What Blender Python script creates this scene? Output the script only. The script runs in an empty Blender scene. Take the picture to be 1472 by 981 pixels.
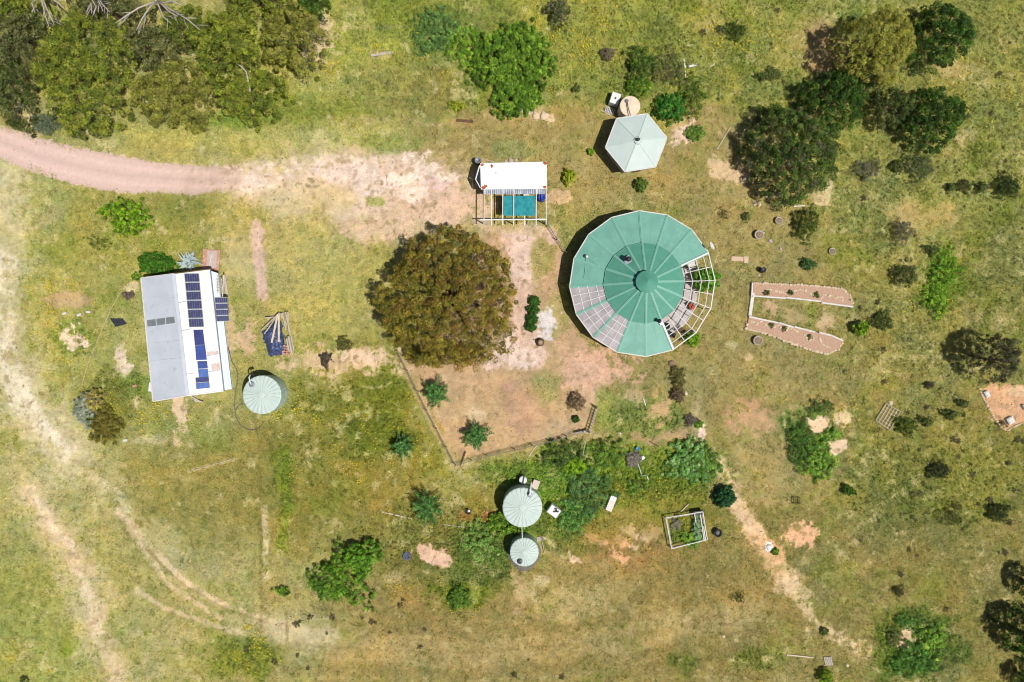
import bpy, math, random
import numpy as np
from mathutils import Vector, Matrix

# ------------------------------------------------------------------ set-up
sc = bpy.context.scene
COL = sc.collection
H = 77.0                      # height the drone flies at
S = 0.078                     # metres on the ground per photo pixel
KEXP = 1.30                   # sunlit display value / base colour
random.seed(5)
RNG = np.random.default_rng(11)

def W(px, py, h=0.0):
    f = (H - h) / H * S
    return ((px - 736) * f, (490.5 - py) * f)
def W3(px, py, h=0.0):
    x, y = W(px, py, h)
    return Vector((x, y, h))
def ZM(ox, oy, k):
    return lambda x, y: (ox + x / k, oy + y / k)

def lin(c):
    c = np.asarray(c, float) / 255.0
    return np.where(c <= 0.04045, c / 12.92, ((c + 0.055) / 1.055) ** 2.4)
def alb(c, k=None):
    return tuple(float(v) for v in np.clip(lin(c) / (k or KEXP), 0.003, 0.82))

# ------------------------------------------------------------------ materials
def _new(name):
    m = bpy.data.materials.new(name); m.use_nodes = True
    nt = m.node_tree; b = nt.nodes['Principled BSDF']
    return m, nt, b
def mat(name, rgb, rough=0.6, metal=0.0, var=0.18, scale=3.0, bump=0.0, bscale=20.0, rgb2=None, spots=None, wave=None, spec=0.3):
    """procedural surface: base colour varied by noise, optional second colour in blotches, optional ribbing"""
    m, nt, b = _new(name)
    N, L = nt.nodes, nt.links
    tc = N.new('ShaderNodeTexCoord')
    n1 = N.new('ShaderNodeTexNoise'); n1.inputs['Scale'].default_value = scale; n1.inputs['Detail'].default_value = 6
    L.new(tc.outputs['Object'], n1.inputs['Vector'])
    c = np.array(alb(rgb)); 
    r = N.new('ShaderNodeValToRGB')
    r.color_ramp.elements[0].position = 0.3; r.color_ramp.elements[1].position = 0.72
    c2 = np.array(alb(rgb2)) if rgb2 else c * (1 + var)
    r.color_ramp.elements[0].color = (*np.clip(c * (1 - var), 0, .85), 1)
    r.color_ramp.elements[1].color = (*np.clip(c2, 0, .85), 1)
    L.new(n1.outputs['Fac'], r.inputs['Fac'])
    out = r.outputs['Color']
    if spots:
        scol, sscale, thr = spots
        n2 = N.new('ShaderNodeTexNoise'); n2.inputs['Scale'].default_value = sscale; n2.inputs['Detail'].default_value = 8
        n2.inputs['Roughness'].default_value = 0.7
        L.new(tc.outputs['Object'], n2.inputs['Vector'])
        mr = N.new('ShaderNodeMapRange'); mr.inputs[1].default_value = thr; mr.inputs[2].default_value = thr + 0.06
        L.new(n2.outputs['Fac'], mr.inputs[0])
        mx = N.new('ShaderNodeMixRGB'); mx.inputs[2].default_value = (*alb(scol), 1)
        L.new(mr.outputs[0], mx.inputs[0]); L.new(out, mx.inputs[1]); out = mx.outputs[0]
    L.new(out, b.inputs['Base Color'])
    b.inputs['Roughness'].default_value = rough; b.inputs['Metallic'].default_value = metal
    b.inputs['Specular IOR Level'].default_value = spec
    hgt = None
    if bump:
        n3 = N.new('ShaderNodeTexNoise'); n3.inputs['Scale'].default_value = bscale; n3.inputs['Detail'].default_value = 5
        L.new(tc.outputs['Object'], n3.inputs['Vector']); hgt = n3.outputs['Fac']
    if wave:
        ang, ws, bump = wave
        mp = N.new('ShaderNodeMapping'); mp.inputs['Rotation'].default_value = (0, 0, ang)
        L.new(tc.outputs['Object'], mp.inputs['Vector'])
        w = N.new('ShaderNodeTexWave'); w.wave_profile = 'SIN'; w.inputs['Scale'].default_value = ws
        w.inputs['Distortion'].default_value = 0.0
        L.new(mp.outputs['Vector'], w.inputs['Vector']); hgt = w.outputs['Fac']
    if hgt is not None:
        bp = N.new('ShaderNodeBump'); bp.inputs['Strength'].default_value = bump; bp.inputs['Distance'].default_value = 0.03
        L.new(hgt, bp.inputs['Height']); L.new(bp.outputs['Normal'], b.inputs['Normal'])
    return m
def mat_attr(name, rough=0.7, transl=0.0, fine=0.0, fscale=8.0, bump=0.0, spec=0.2):
    """base colour from the mesh's colour attribute, broken up by noise"""
    m, nt, b = _new(name)
    N, L = nt.nodes, nt.links
    at = N.new('ShaderNodeVertexColor'); at.layer_name = 'Col'
    out = at.outputs['Color']
    tc = N.new('ShaderNodeTexCoord')
    if fine:
        for sc_, lo, hi in ((.035, 1 - fine * .3, 1 + fine * .3), (fscale * 0.27, 1 - fine * .6, 1 + fine * .6), (fscale, 1 - fine, 1 + fine)):
            n1 = N.new('ShaderNodeTexNoise'); n1.inputs['Scale'].default_value = sc_; n1.inputs['Detail'].default_value = 5
            n1.inputs['Roughness'].default_value = 0.65
            L.new(tc.outputs['Object'], n1.inputs['Vector'])
            mr = N.new('ShaderNodeMapRange'); mr.inputs[1].default_value = 0.3; mr.inputs[2].default_value = 0.7
            mr.inputs[3].default_value = lo; mr.inputs[4].default_value = hi
            L.new(n1.outputs['Fac'], mr.inputs[0])
            mu = N.new('ShaderNodeVectorMath'); mu.operation = 'MULTIPLY'
            L.new(out, mu.inputs[0]); L.new(mr.outputs[0], mu.inputs[1]); out = mu.outputs[0]
        if bump:
            bp = N.new('ShaderNodeBump'); bp.inputs['Strength'].default_value = bump; bp.inputs['Distance'].default_value = 0.06
            L.new(n1.outputs['Fac'], bp.inputs['Height']); L.new(bp.outputs['Normal'], b.inputs['Normal'])
    L.new(out, b.inputs['Base Color'])
    b.inputs['Roughness'].default_value = rough; b.inputs['Specular IOR Level'].default_value = spec
    if transl:
        t = N.new('ShaderNodeBsdfTranslucent'); L.new(out, t.inputs['Color'])
        mx = N.new('ShaderNodeMixShader'); mx.inputs[0].default_value = transl
        L.new(b.outputs[0], mx.inputs[1]); L.new(t.outputs[0], mx.inputs[2])
        L.new(mx.outputs[0], N['Material Output'].inputs['Surface'])
    return m
def mat_clear(name, rgb, clear=0.4, rough=0.3):
    m, nt, b = _new(name)
    N, L = nt.nodes, nt.links
    tc = N.new('ShaderNodeTexCoord')
    n1 = N.new('ShaderNodeTexNoise'); n1.inputs['Scale'].default_value = 1.3; n1.inputs['Detail'].default_value = 6
    L.new(tc.outputs['Object'], n1.inputs['Vector'])
    r = N.new('ShaderNodeValToRGB'); c = np.array(alb(rgb))
    r.color_ramp.elements[0].position = .3; r.color_ramp.elements[1].position = .7
    r.color_ramp.elements[0].color = (*(c * .75), 1); r.color_ramp.elements[1].color = (*np.clip(c * 1.15, 0, .85), 1)
    L.new(n1.outputs['Fac'], r.inputs['Fac']); L.new(r.outputs['Color'], b.inputs['Base Color'])
    b.inputs['Roughness'].default_value = rough
    t = N.new('ShaderNodeBsdfTransparent')
    mx = N.new('ShaderNodeMixShader'); mx.inputs[0].default_value = clear
    L.new(b.outputs[0], mx.inputs[1]); L.new(t.outputs[0], mx.inputs[2])
    L.new(mx.outputs[0], N['Material Output'].inputs['Surface'])
    return m
def mat_cells(name, rgb, line, nx, ny, rough=0.25, gap=0.06):
    """solar cells: a grid of pale lines over a dark glass face, laid out in the panel's own coordinates"""
    m, nt, b = _new(name)
    N, L = nt.nodes, nt.links
    uv = N.new('ShaderNodeUVMap')
    sp = N.new('ShaderNodeSeparateXYZ'); L.new(uv.outputs[0], sp.inputs[0])
    outs = []
    for i, n in ((0, nx), (1, ny)):
        mu = N.new('ShaderNodeMath'); mu.operation = 'MULTIPLY'; mu.inputs[1].default_value = n
        L.new(sp.outputs[i], mu.inputs[0])
        fr = N.new('ShaderNodeMath'); fr.operation = 'FRACT'; L.new(mu.outputs[0], fr.inputs[0])
        lt = N.new('ShaderNodeMath'); lt.operation = 'LESS_THAN'; lt.inputs[1].default_value = gap * (1 if i == 0 else 1.0)
        L.new(fr.outputs[0], lt.inputs[0]); outs.append(lt)
    mxm = N.new('ShaderNodeMath'); mxm.operation = 'MAXIMUM'
    L.new(outs[0].outputs[0], mxm.inputs[0]); L.new(outs[1].outputs[0], mxm.inputs[1])
    n1 = N.new('ShaderNodeTexNoise'); n1.inputs['Scale'].default_value = 1.7; n1.inputs['Detail'].default_value = 4
    tc = N.new('ShaderNodeTexCoord'); L.new(tc.outputs['Object'], n1.inputs['Vector'])
    r = N.new('ShaderNodeValToRGB'); c = np.array(alb(rgb))
    r.color_ramp.elements[0].position = .3; r.color_ramp.elements[1].position = .7
    r.color_ramp.elements[0].color = (*(c * .65), 1); r.color_ramp.elements[1].color = (*(c * 1.35), 1)
    L.new(n1.outputs['Fac'], r.inputs['Fac'])
    mx = N.new('ShaderNodeMixRGB'); mx.inputs[2].default_value = (*alb(line), 1)
    L.new(mxm.outputs[0], mx.inputs[0]); L.new(r.outputs[0], mx.inputs[1]); L.new(mx.outputs[0], b.inputs['Base Color'])
    b.inputs['Roughness'].default_value = rough; b.inputs['Specular IOR Level'].default_value = 0.5
    return m

M = {}
M['ground'] = mat_attr('meadow ground', 0.95, 0, 0.27, 8.0, 0.4, spec=0.05)
M['road'] = mat_attr('pink gravel', 0.95, 0, 0.10, 9.0, 0.25, spec=0.05)
M['leaf'] = mat_attr('leaves', 0.55, 0.40, 0.0, spec=0.25)
M['grass'] = mat_attr('grass blades', 0.8, 0.35, 0.0, spec=0.1)
M['flower'] = mat('yellow petals', (232, 205, 30), 0.7, var=.15)
M['stone'] = mat('pale limestone', (232, 208, 172), 0.9, var=.2, scale=5, bump=.3)
M['stone2'] = mat('grey stone', (196, 180, 165), 0.9, var=.25, scale=4, bump=.3)
M['soil'] = mat('reddish brown soil', (200, 164, 138), 0.95, var=.22, scale=6, bump=.6, bscale=14, spec=.05)
M['bark'] = mat('grey brown bark', (120, 100, 80), 0.9, var=.3, scale=8, bump=.5)
M['deadwood'] = mat('bleached dead wood', (205, 192, 180), 0.85, var=.2, scale=7)
M['timber'] = mat('weathered grey timber', (196, 184, 168), 0.85, var=.22, scale=6, bump=.3)
M['timber_dark'] = mat('dark timber', (112, 84, 62), 0.85, var=.25, scale=6, bump=.3)
M['plank'] = mat('pale plank', (226, 208, 180), 0.85, var=.15, scale=5)
M['green_roof'] = mat('green painted steel', (122, 178, 158), 0.5, var=.05, scale=0.8, rgb2=(130, 188, 168), spots=((136, 186, 170), 1.6, .55), spec=.25)
M['green_roof_up'] = mat('darker green painted steel', (88, 156, 132), 0.5, var=.06, scale=0.9, rgb2=(96, 163, 140), spots=((102, 164, 142), 1.9, .56), spec=.25)
M['green_ridge'] = mat('pale green ridge steel', (132, 188, 168), 0.5, var=.05)
M['hex_roof'] = mat('pale grey green steel', (208, 222, 214), 0.5, var=.05, scale=0.7, rgb2=(214, 226, 218), spots=((200, 212, 200), 1.6, .6), spec=.25)
M['white'] = mat('white paint', (240, 238, 232), 0.5, var=.06, scale=2)
M['white_dirty'] = mat('dirty white paint', (226, 220, 210), 0.6, var=.15, scale=2.5)
M['white_roof'] = mat('white roofing with rust', (252, 250, 246), 0.5, var=.05, scale=0.8, wave=(0, 6.0, .25))
M['rust'] = mat('rust stain', (186, 96, 62), 0.9, var=.35, scale=5)
M['zinc'] = mat('shade tinted zinc roofing', (212, 217, 224), 0.45, metal=0.0, var=.09, scale=0.5, spots=((196, 200, 206), 1.1, .6), wave=(0, 4.2, .25), spec=.35)  # shade of the slope facing away from the sun is in this colour
M['zinc_b'] = mat('sun tinted zinc roofing', (238, 236, 230), 0.45, var=.05, scale=0.6, spots=((205, 185, 170), 0.9, .66), wave=(0, 4.2, .18), spec=.3)  # same zinc, with the sunlight on the eastern slope put into its colour
M['pale_blue'] = mat('pale blue roofing', (222, 234, 236), 0.5, var=.05, scale=0.8, spec=.3)
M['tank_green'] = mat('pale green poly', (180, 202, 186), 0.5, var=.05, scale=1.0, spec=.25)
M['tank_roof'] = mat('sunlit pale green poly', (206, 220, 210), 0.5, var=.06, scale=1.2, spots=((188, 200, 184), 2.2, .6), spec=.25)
M['tank_tan'] = mat('cream poly', (240, 220, 190), 0.5, var=.06, scale=1.0, spec=.25)
M['black'] = mat('black plastic', (40, 40, 42), 0.5, var=.25, scale=5)
M['dark_metal'] = mat('dark grey metal', (70, 72, 74), 0.45, metal=.3, var=.2)
M['grey_metal'] = mat('grey metal', (150, 155, 160), 0.45, metal=.3, var=.15)
M['blue'] = mat('blue plastic', (62, 86, 190), 0.4, var=.12)
M['light_blue'] = mat('light blue plastic', (96, 170, 215), 0.45, var=.1)
M['red'] = mat('red fabric', (205, 88, 62), 0.7, var=.15)
M['cloth'] = mat('teal shade cloth', (30, 140, 146), 0.8, var=.10, scale=2.5, rgb2=(62, 166, 172), bump=.2, bscale=5)
M['dark_cloth'] = mat('dark shade cloth', (52, 56, 62), 0.85, var=.2, scale=3)
M['tarp'] = mat('dark blue tarpaulin', (52, 62, 96), 0.35, var=.35, scale=5, bump=1.0, bscale=5, rgb2=(92, 106, 150), spec=.5)
M['brick'] = mat('red brick', (205, 150, 125), 0.9, var=.25, scale=9, spots=((225, 205, 190), 3.5, .55))
M['wall'] = mat('warm timber cladding', (150, 118, 92), 0.8, var=.2, scale=3)
M['wall_pale'] = mat('cream cladding', (205, 198, 184), 0.8, var=.12, scale=2)
M['deck'] = mat('grey deck boards', (206, 196, 192), 0.85, var=.12, scale=3, wave=(0.5, 5.0, .4))
M['glass'] = mat('window glass', (60, 72, 80), 0.15, var=.2, spec=.6)
M['poly'] = mat_clear('dusty clear sheeting', (208, 198, 198), 0.22)
M['skylight'] = mat('grey ribbed skylight', (138, 142, 144), 0.35, var=.15, scale=2, wave=(0, 5, .3))
M['cells'] = mat_cells('navy solar cells', (38, 42, 84), (120, 125, 165), 10, 6, gap=.1)
M['cells_blue'] = mat_cells('bright blue solar cells', (34, 62, 140), (60, 95, 170), 9, 4, gap=.08)
M['wire'] = mat('dull wire', (128, 128, 108), 0.7, var=.2)
M['hose'] = mat('grey hose', (118, 112, 104), 0.6, var=.15)
M['rope'] = mat('straw rope', (196, 178, 132), 0.9, var=.15)
M['tub_soil'] = mat('dark tub soil', (150, 128, 100), 0.95, var=.25, scale=6)
M['brown_pot'] = mat('terracotta tub', (150, 118, 92), 0.8, var=.2)

# ------------------------------------------------------------------ mesh builder
class MB:
    def __init__(s): s.v, s.f, s.sm, s.uv = [], [], [], {}
    def add(s, vs, fs, smooth=False):
        n = len(s.v); s.v += [tuple(v) for v in vs]
        for f in fs: s.f.append(tuple(n + i for i in f)); s.sm.append(smooth)
        return s
    def box(s, c, size, rz=0.0, taper=1.0):
        cx, cy, cz = c; a, b, h = size[0] / 2, size[1] / 2, size[2] / 2
        co, si = math.cos(rz), math.sin(rz); vs = []
        for z, k in ((-h, 1), (h, taper)):
            for x, y in ((-a, -b), (a, -b), (a, b), (-a, b)):
                x *= k; y *= k
                vs.append((cx + x * co - y * si, cy + x * si + y * co, cz + z))
        return s.add(vs, [(3, 2, 1, 0), (4, 5, 6, 7), (0, 1, 5, 4), (1, 2, 6, 5), (2, 3, 7, 6), (3, 0, 4, 7)])
    def bar(s, p, q, w, h=None):
        p, q = Vector(p), Vector(q); h = h or w; d = (q - p).normalized()
        u = d.cross(Vector((0, 0, 1)))
        if u.length < 1e-4: u = Vector((1, 0, 0))
        u.normalize(); t = u.cross(d).normalized()
        vs = []
        for e in (p, q):
            for a, b in ((-1, -1), (1, -1), (1, 1), (-1, 1)): vs.append(e + u * a * w / 2 + t * b * h / 2)
        return s.add(vs, [(3, 2, 1, 0), (4, 5, 6, 7), (0, 1, 5, 4), (1, 2, 6, 5), (2, 3, 7, 6), (3, 0, 4, 7)])
    def tube(s, pts, rad, n=8, caps=True):
        pts = [Vector(p) for p in pts]
        if not hasattr(rad, '__len__'): rad = [rad] * len(pts)
        vs, fs = [], []
        for i, p in enumerate(pts):
            d = (pts[min(i + 1, len(pts) - 1)] - pts[max(i - 1, 0)]).normalized()
            u = d.cross(Vector((0, 0, 1)))
            if u.length < 1e-3: u = Vector((1, 0, 0))
            u.normalize(); t = u.cross(d).normalized()
            for k in range(n):
                a = 2 * math.pi * k / n
                vs.append(p + (u * math.cos(a) + t * math.sin(a)) * rad[i])
        for i in range(len(pts) - 1):
            for k in range(n):
                a, b = i * n + k, i * n + (k + 1) % n
                fs.append((a, b, b + n, a + n))
        if caps:
            fs.append(tuple(range(n - 1, -1, -1))); m = (len(pts) - 1) * n; fs.append(tuple(range(m, m + n)))
        return s.add(vs, fs, True)
    def lathe(s, c, prof, n=32, rfun=None, smooth=True, zfun=None):
        """prof: list of (r, z) from bottom to top round the upright axis at c"""
        cx, cy, cz = c; vs, fs = [], []
        for j, (r, z) in enumerate(prof):
            for k in range(n):
                a = 2 * math.pi * k / n
                rr = r * (rfun(a) if rfun else 1)
                vs.append((cx + rr * math.cos(a), cy + rr * math.sin(a), cz + z + (zfun(k, j) if zfun else 0)))
        for j in range(len(prof) - 1):
            for k in range(n):
                a, b = j * n + k, j * n + (k + 1) % n
                fs.append((a, b, b + n, a + n))
        fs.append(tuple(range(n - 1, -1, -1))); m = (len(prof) - 1) * n; fs.append(tuple(range(m, m + n)))
        return s.add(vs, fs, smooth)
    def slab(s, top, t):
        """flat panel with the given top outline and thickness t downwards"""
        n = len(top); vs = [tuple(p) for p in top] + [(p[0], p[1], p[2] - t) for p in top]
        fs = [tuple(range(n)), tuple(range(2 * n - 1, n - 1, -1))]
        for i in range(n): j = (i + 1) % n; fs.append((i, i + n, j + n, j))
        return s.add(vs, fs)
    def rock(s, c, r, seed=0, flat=0.6, n=8):
        rg = random.Random(seed); rows = []
        ph = [rg.uniform(.75, 1.2) for _ in range(n)]
        prof = [(0.75, -.25), (1.0, .15), (.85, .6), (.45, .95)]
        vs, fs = [], []
        for j, (q, z) in enumerate(prof):
            for k in range(n):
                a = 2 * math.pi * k / n + j * .2
                rr = r * q * ph[k] * rg.uniform(.9, 1.1)
                vs.append((c[0] + rr * math.cos(a), c[1] + rr * math.sin(a), c[2] + z * r * flat))
        for j in range(len(prof) - 1):
            for k in range(n):
                a, b = j * n + k, j * n + (k + 1) % n
                fs.append((a, b, b + n, a + n))
        fs.append(tuple(range(n - 1, -1, -1))); m = (len(prof) - 1) * n; fs.append(tuple(range(m, m + n)))
        return s.add(vs, fs)
    def build(s, name, material, parent=None, uvs=None):
        off = Vector((0, 0, 0))
        if parent is not None:
            q = parent
            while q is not None: off = off + q.location; q = q.parent
        me = bpy.data.meshes.new(name)
        me.from_pydata([tuple(Vector(v) - off) for v in s.v], [], s.f)
        me.polygons.foreach_set('use_smooth', s.sm)
        me.materials.append(material)
        if uvs:
            ul = me.uv_layers.new(name='UVMap')
            for li, uvc in enumerate(uvs):
                if li < len(ul.data): ul.data[li].uv = uvc
        me.update()
        o = bpy.data.objects.new(name, me); COL.objects.link(o)
        if parent is not None: o.parent = parent
        return o
def tag(o, label=None, cat=None, group=None, kind=None):
    if label: o['label'] = label
    if cat: o['category'] = cat
    if group: o['group'] = group
    if kind: o['kind'] = kind
    return o
def thing(name, loc, label, cat, group=None):
    o = bpy.data.objects.new(name, None); o.empty_display_size = .2; COL.objects.link(o)
    o.location = loc
    return tag(o, label, cat, group)
def single(name, mb, m, label, cat, group=None, loc=None):
    """a thing that is one mesh, its origin put at its base"""
    if loc is None:
        a = np.array(s_ := mb.v); loc = (float(a[:, 0].mean()), float(a[:, 1].mean()), float(a[:, 2].min()))
    L_ = Vector(loc); mb.v = [tuple(Vector(v) - L_) for v in mb.v]
    o = mb.build(name, m); o.location = loc
    return tag(o, label, cat, group)
def copy_tree(o, parent=None):
    c = o.copy(); COL.objects.link(c)
    if parent is not None: c.parent = parent
    for ch in list(o.children): copy_tree(ch, c)
    return c
def np_mesh(name, V, F, m, C=None, smooth=False, parent=None):
    """fast mesh from arrays; all faces have the same number of corners"""
    me = bpy.data.meshes.new(name)
    nv, nf, k = len(V), len(F), F.shape[1]
    me.vertices.add(nv); me.vertices.foreach_set('co', np.ascontiguousarray(V, dtype=np.float32).ravel())
    me.loops.add(nf * k); me.loops.foreach_set('vertex_index', np.ascontiguousarray(F, dtype=np.int32).ravel())
    me.polygons.add(nf); me.polygons.foreach_set('loop_start', np.arange(0, nf * k, k, dtype=np.int32))
    me.update(calc_edges=True)
    me.polygons.foreach_set('use_smooth', np.full(nf, smooth))
    if C is not None:
        at = me.color_attributes.new('Col', 'FLOAT_COLOR', 'POINT')
        c4 = np.ones((nv, 4), np.float32); c4[:, :3] = C
        at.data.foreach_set('color', c4.ravel())
    me.materials.append(m); me.update()
    o = bpy.data.objects.new(name, me); COL.objects.link(o)
    if parent is not None: o.parent = parent
    return o
# ------------------------------------------------------------------ the ground, painted by what grows or lies bare on it
STEP = 1.7; KG = 1.16
gx = np.arange(-70, 1543, STEP); gy = np.arange(-70, 1052, STEP)
PX, PY = np.meshgrid(gx, gy)
NYG, NXG = PX.shape
def vnoise(cell, seed, stretch=(1, 1)):
    """smooth value noise on the ground grid, cell size in photo pixels, about -1..1"""
    rg = np.random.default_rng(seed)
    u = (PX + 200) / (cell * stretch[0]); v = (PY + 200) / (cell * stretch[1])
    g = rg.uniform(-1, 1, (int(v.max()) + 3, int(u.max()) + 3))
    iu, iv = u.astype(int), v.astype(int); fu, fv = u - iu, v - iv
    fu = fu * fu * (3 - 2 * fu); fv = fv * fv * (3 - 2 * fv)
    return (g[iv, iu] * (1 - fu) + g[iv, iu + 1] * fu) * (1 - fv) + (g[iv + 1, iu] * (1 - fu) + g[iv + 1, iu + 1] * fu) * fv
def fbm(cells, seed, amps=None):
    amps = amps or [1 / (1.6 ** i) for i in range(len(cells))]
    o = 0; t = 0
    for i, (c, a) in enumerate(zip(cells, amps)): o = o + vnoise(c, seed * 31 + i) * a; t += a
    return o / t * 1.6
NZ = [fbm([30, 14, 7, 4], 100 + i) for i in range(4)]
NF = [fbm([9, 5, 3], 200 + i) for i in range(3)]
NQ = vnoise(2.6, 991) + .6 * vnoise(4.4, 992)
NL = [fbm([160, 80, 40], 300 + i) for i in range(3)]
GC = np.empty(PX.shape + (3,)); GC[:] = (160, 148, 86)
GV = np.full(PX.shape, 0.7)
_cnt = [0]
def sstep(x): x = np.clip(x, 0, 1); return x * x * (3 - 2 * x)
def put(m, col, v):
    GC[:] = GC * (1 - m[..., None]) + np.array(col, float) * m[..., None]
    if v is not None: GV[:] = GV * (1 - m) + v * m
def ell(cx, cy, rx, ry, col, a=1.0, rot=0, e=.5, nz=.35, v=None, fine=.25):
    _cnt[0] += 1
    r = math.radians(rot); dx, dy = PX - cx, PY - cy
    bare = v is not None and v <= .1
    if bare: e = e * .4; fine = fine + .3; nz = nz + .15; col = tuple(min(250, q * 1.035) for q in col)
    u = (dx * math.cos(r) + dy * math.sin(r)) / rx; w = (-dx * math.sin(r) + dy * math.cos(r)) / ry
    d = np.sqrt(u * u + w * w) + nz * NZ[_cnt[0] % 4] + fine * NF[_cnt[0] % 3] + (.34 * NQ if bare else 0)
    put(a * sstep((1 + e / 2 - d) / e), col, v)
def stroke(pts, w, col, a=1.0, e=.8, nz=.4, v=None, fine=.4, broken=0.0):
    _cnt[0] += 1
    d = np.full(PX.shape, 1e9)
    for (x0, y0), (x1, y1) in zip(pts[:-1], pts[1:]):
        dx, dy = x1 - x0, y1 - y0; l2 = dx * dx + dy * dy + 1e-9
        t = np.clip(((PX - x0) * dx + (PY - y0) * dy) / l2, 0, 1)
        d = np.minimum(d, np.hypot(PX - x0 - t * dx, PY - y0 - t * dy))
    if broken: e = e * .6; broken = broken + .12; col = tuple(min(250, q * 1.03) for q in col)
    d = d / (w / 2) + .25 * NQ + nz * NZ[_cnt[0] % 4] + fine * NF[_cnt[0] % 3]
    m = a * sstep((1 + e / 2 - d) / e)
    if broken: m = m * sstep((NZ[(_cnt[0] + 1) % 4] * .7 + NF[_cnt[0] % 3] * .5 + .3 * NQ + 1 - broken) / .6)
    put(m, col, v)
def pdist(pts):
    """signed distance to a polygon, inside negative"""
    d = np.full(PX.shape, 1e9); ins = np.zeros(PX.shape, bool); n = len(pts)
    for i in range(n):
        (x0, y0), (x1, y1) = pts[i], pts[(i + 1) % n]
        dx, dy = x1 - x0, y1 - y0; l2 = dx * dx + dy * dy + 1e-9
        t = np.clip(((PX - x0) * dx + (PY - y0) * dy) / l2, 0, 1)
        d = np.minimum(d, np.hypot(PX - x0 - t * dx, PY - y0 - t * dy))
        c = ((y0 > PY) != (y1 > PY)) & (PX < dx * (PY - y0) / (dy if abs(dy) > 1e-9 else 1e-9) + x0)
        ins ^= c
    return np.where(ins, -d, d)
def poly(pts, col, a=1.0, e=8, nz=4, v=None, fine=2.5, broken=0.0):
    _cnt[0] += 1
    if v is not None and v <= .1 and e < 20: e = e * .5; fine = fine * 1.5
    d = pdist(pts) + nz * NZ[_cnt[0] % 4] + fine * NF[_cnt[0] % 3] + fine * .6 * NQ
    m = a * sstep((e / 2 - d) / e)
    if broken: m = m * sstep((NZ[(_cnt[0] + 1) % 4] * .7 + NF[_cnt[0] % 3] * .5 + 1 - broken) / .7)
    put(m, col, v)

# broad zones -------------------------------------------------------
ell(680, 60, 330, 110, (164, 158, 72), .8, e=.9, v=.9)
ell(980, 90, 150, 110, (158, 150, 66), .7, e=.9, v=.9)
ell(1280, 120, 330, 260, (156, 150, 80), .85, e=.9, v=.9)
ell(1360, 420, 240, 200, (150, 140, 80), .85, e=.9, v=.9)
ell(1280, 800, 330, 230, (142, 126, 72), .9, e=.9, v=.75)
ell(1340, 680, 170, 70, (138, 132, 62), .8, e=.9, v=.9)
ell(760, 900, 430, 120, (158, 136, 84), .9, e=.9, v=.55)
ell(1000, 880, 260, 130, (150, 130, 76), .7, e=.9, v=.6)
ell(40, 620, 120, 420, (178, 168, 108), .85, e=.9, v=.6)
ell(160, 830, 260, 200, (172, 160, 102), .85, e=.9, v=.6)
ell(40, 900, 110, 130, (160, 156, 74), .7, e=.9, v=.8)
ell(230, 340, 150, 75, (148, 134, 66), .9, e=.8, v=.8)
ell(90, 440, 90, 150, (158, 145, 74), .7, e=.9, v=.8)
ell(330, 700, 170, 80, (150, 132, 68), .8, e=.8, v=.8)
ell(450, 340, 130, 120, (178, 160, 102), .8, e=.9, v=.5)
ell(480, 430, 70, 90, (172, 160, 92), .7, e=.9, v=.6)
ell(535, 620, 120, 110, (150, 136, 52), .9, e=.7, v=.9)
ell(470, 690, 90, 90, (148, 132, 62), .8, e=.8, v=.8)
ell(550, 610, 55, 60, (128, 128, 42), .75, e=.9, v=1)
ell(555, 700, 70, 45, (150, 130, 66), .8, e=.8)
ell(800, 230, 230, 75, (168, 145, 90), .9, e=.7, v=.45)
ell(1050, 250, 90, 90, (166, 144, 96), .8, e=.8, v=.45)
ell(950, 550, 230, 120, (160, 140, 88), .8, e=.8, v=.45)
ell(1080, 400, 130, 130, (156, 138, 86), .85, e=.8, v=.5)
ell(1110, 620, 110, 90, (160, 142, 88), .85, e=.8, v=.45)
poly([(1030, 600), (1130, 590), (1160, 700), (1120, 740), (1060, 700)], (166, 148, 96), .7, v=.4)
ell(600, 130, 70, 45, (156, 138, 76), .8, e=.8)
ell(500, 120, 90, 40, (164, 150, 82), .7, e=.8)
ell(360, 190, 200, 22, (160, 150, 82), .8, e=.9, v=.8)
ell(345, 172, 45, 12, (120, 136, 44), .7, e=.9, v=1)
ell(430, 165, 60, 26, (146, 142, 62), .6, e=.9, v=1)
# the drive and the bare yard in front of the carport
poly([(-90, 160), (0, 187), (60, 203), (150, 222), (250, 236), (330, 240), (360, 250), (360, 274), (250, 279), (170, 277), (90, 258), (0, 218), (-90, 190)], (214, 184, 164), .95, e=14, nz=5, v=.0)
poly([(325, 240), (470, 222), (590, 212), (700, 265), (700, 330), (640, 330), (570, 345), (520, 330), (430, 300), (340, 280)], (217, 190, 166), .92, e=50, nz=16, v=.1, fine=8)
poly([(350, 238), (560, 215), (640, 262), (540, 285), (430, 285), (345, 275)], (234, 213, 192), .85, e=40, nz=14, v=.0, fine=12, broken=.45)
ell(430, 285, 70, 22, (196, 178, 122), .6, e=.9)
ell(640, 288, 60, 26, (208, 178, 148), .8, e=.8, v=.02)
ell(545, 330, 55, 14, (200, 172, 140), .8, e=.7, v=.05)
ell(460, 200, 130, 20, (190, 174, 116), .55, e=.9)
ell(560, 205, 50, 14, (140, 146, 72), .7, e=.8, v=.9)
ell(540, 290, 14, 8, (160, 158, 84), .7, v=.8)
for x, y in ((602, 225), (618, 240), (640, 250), (586, 255), (560, 262), (600, 280)):
    ell(x, y, 15, 7, (238, 218, 196), .7, e=.6, nz=.7, fine=.6, v=0)
ell(628, 262, 14, 9, (232, 196, 190), .6, e=.9, nz=.6, fine=.6)
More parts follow.
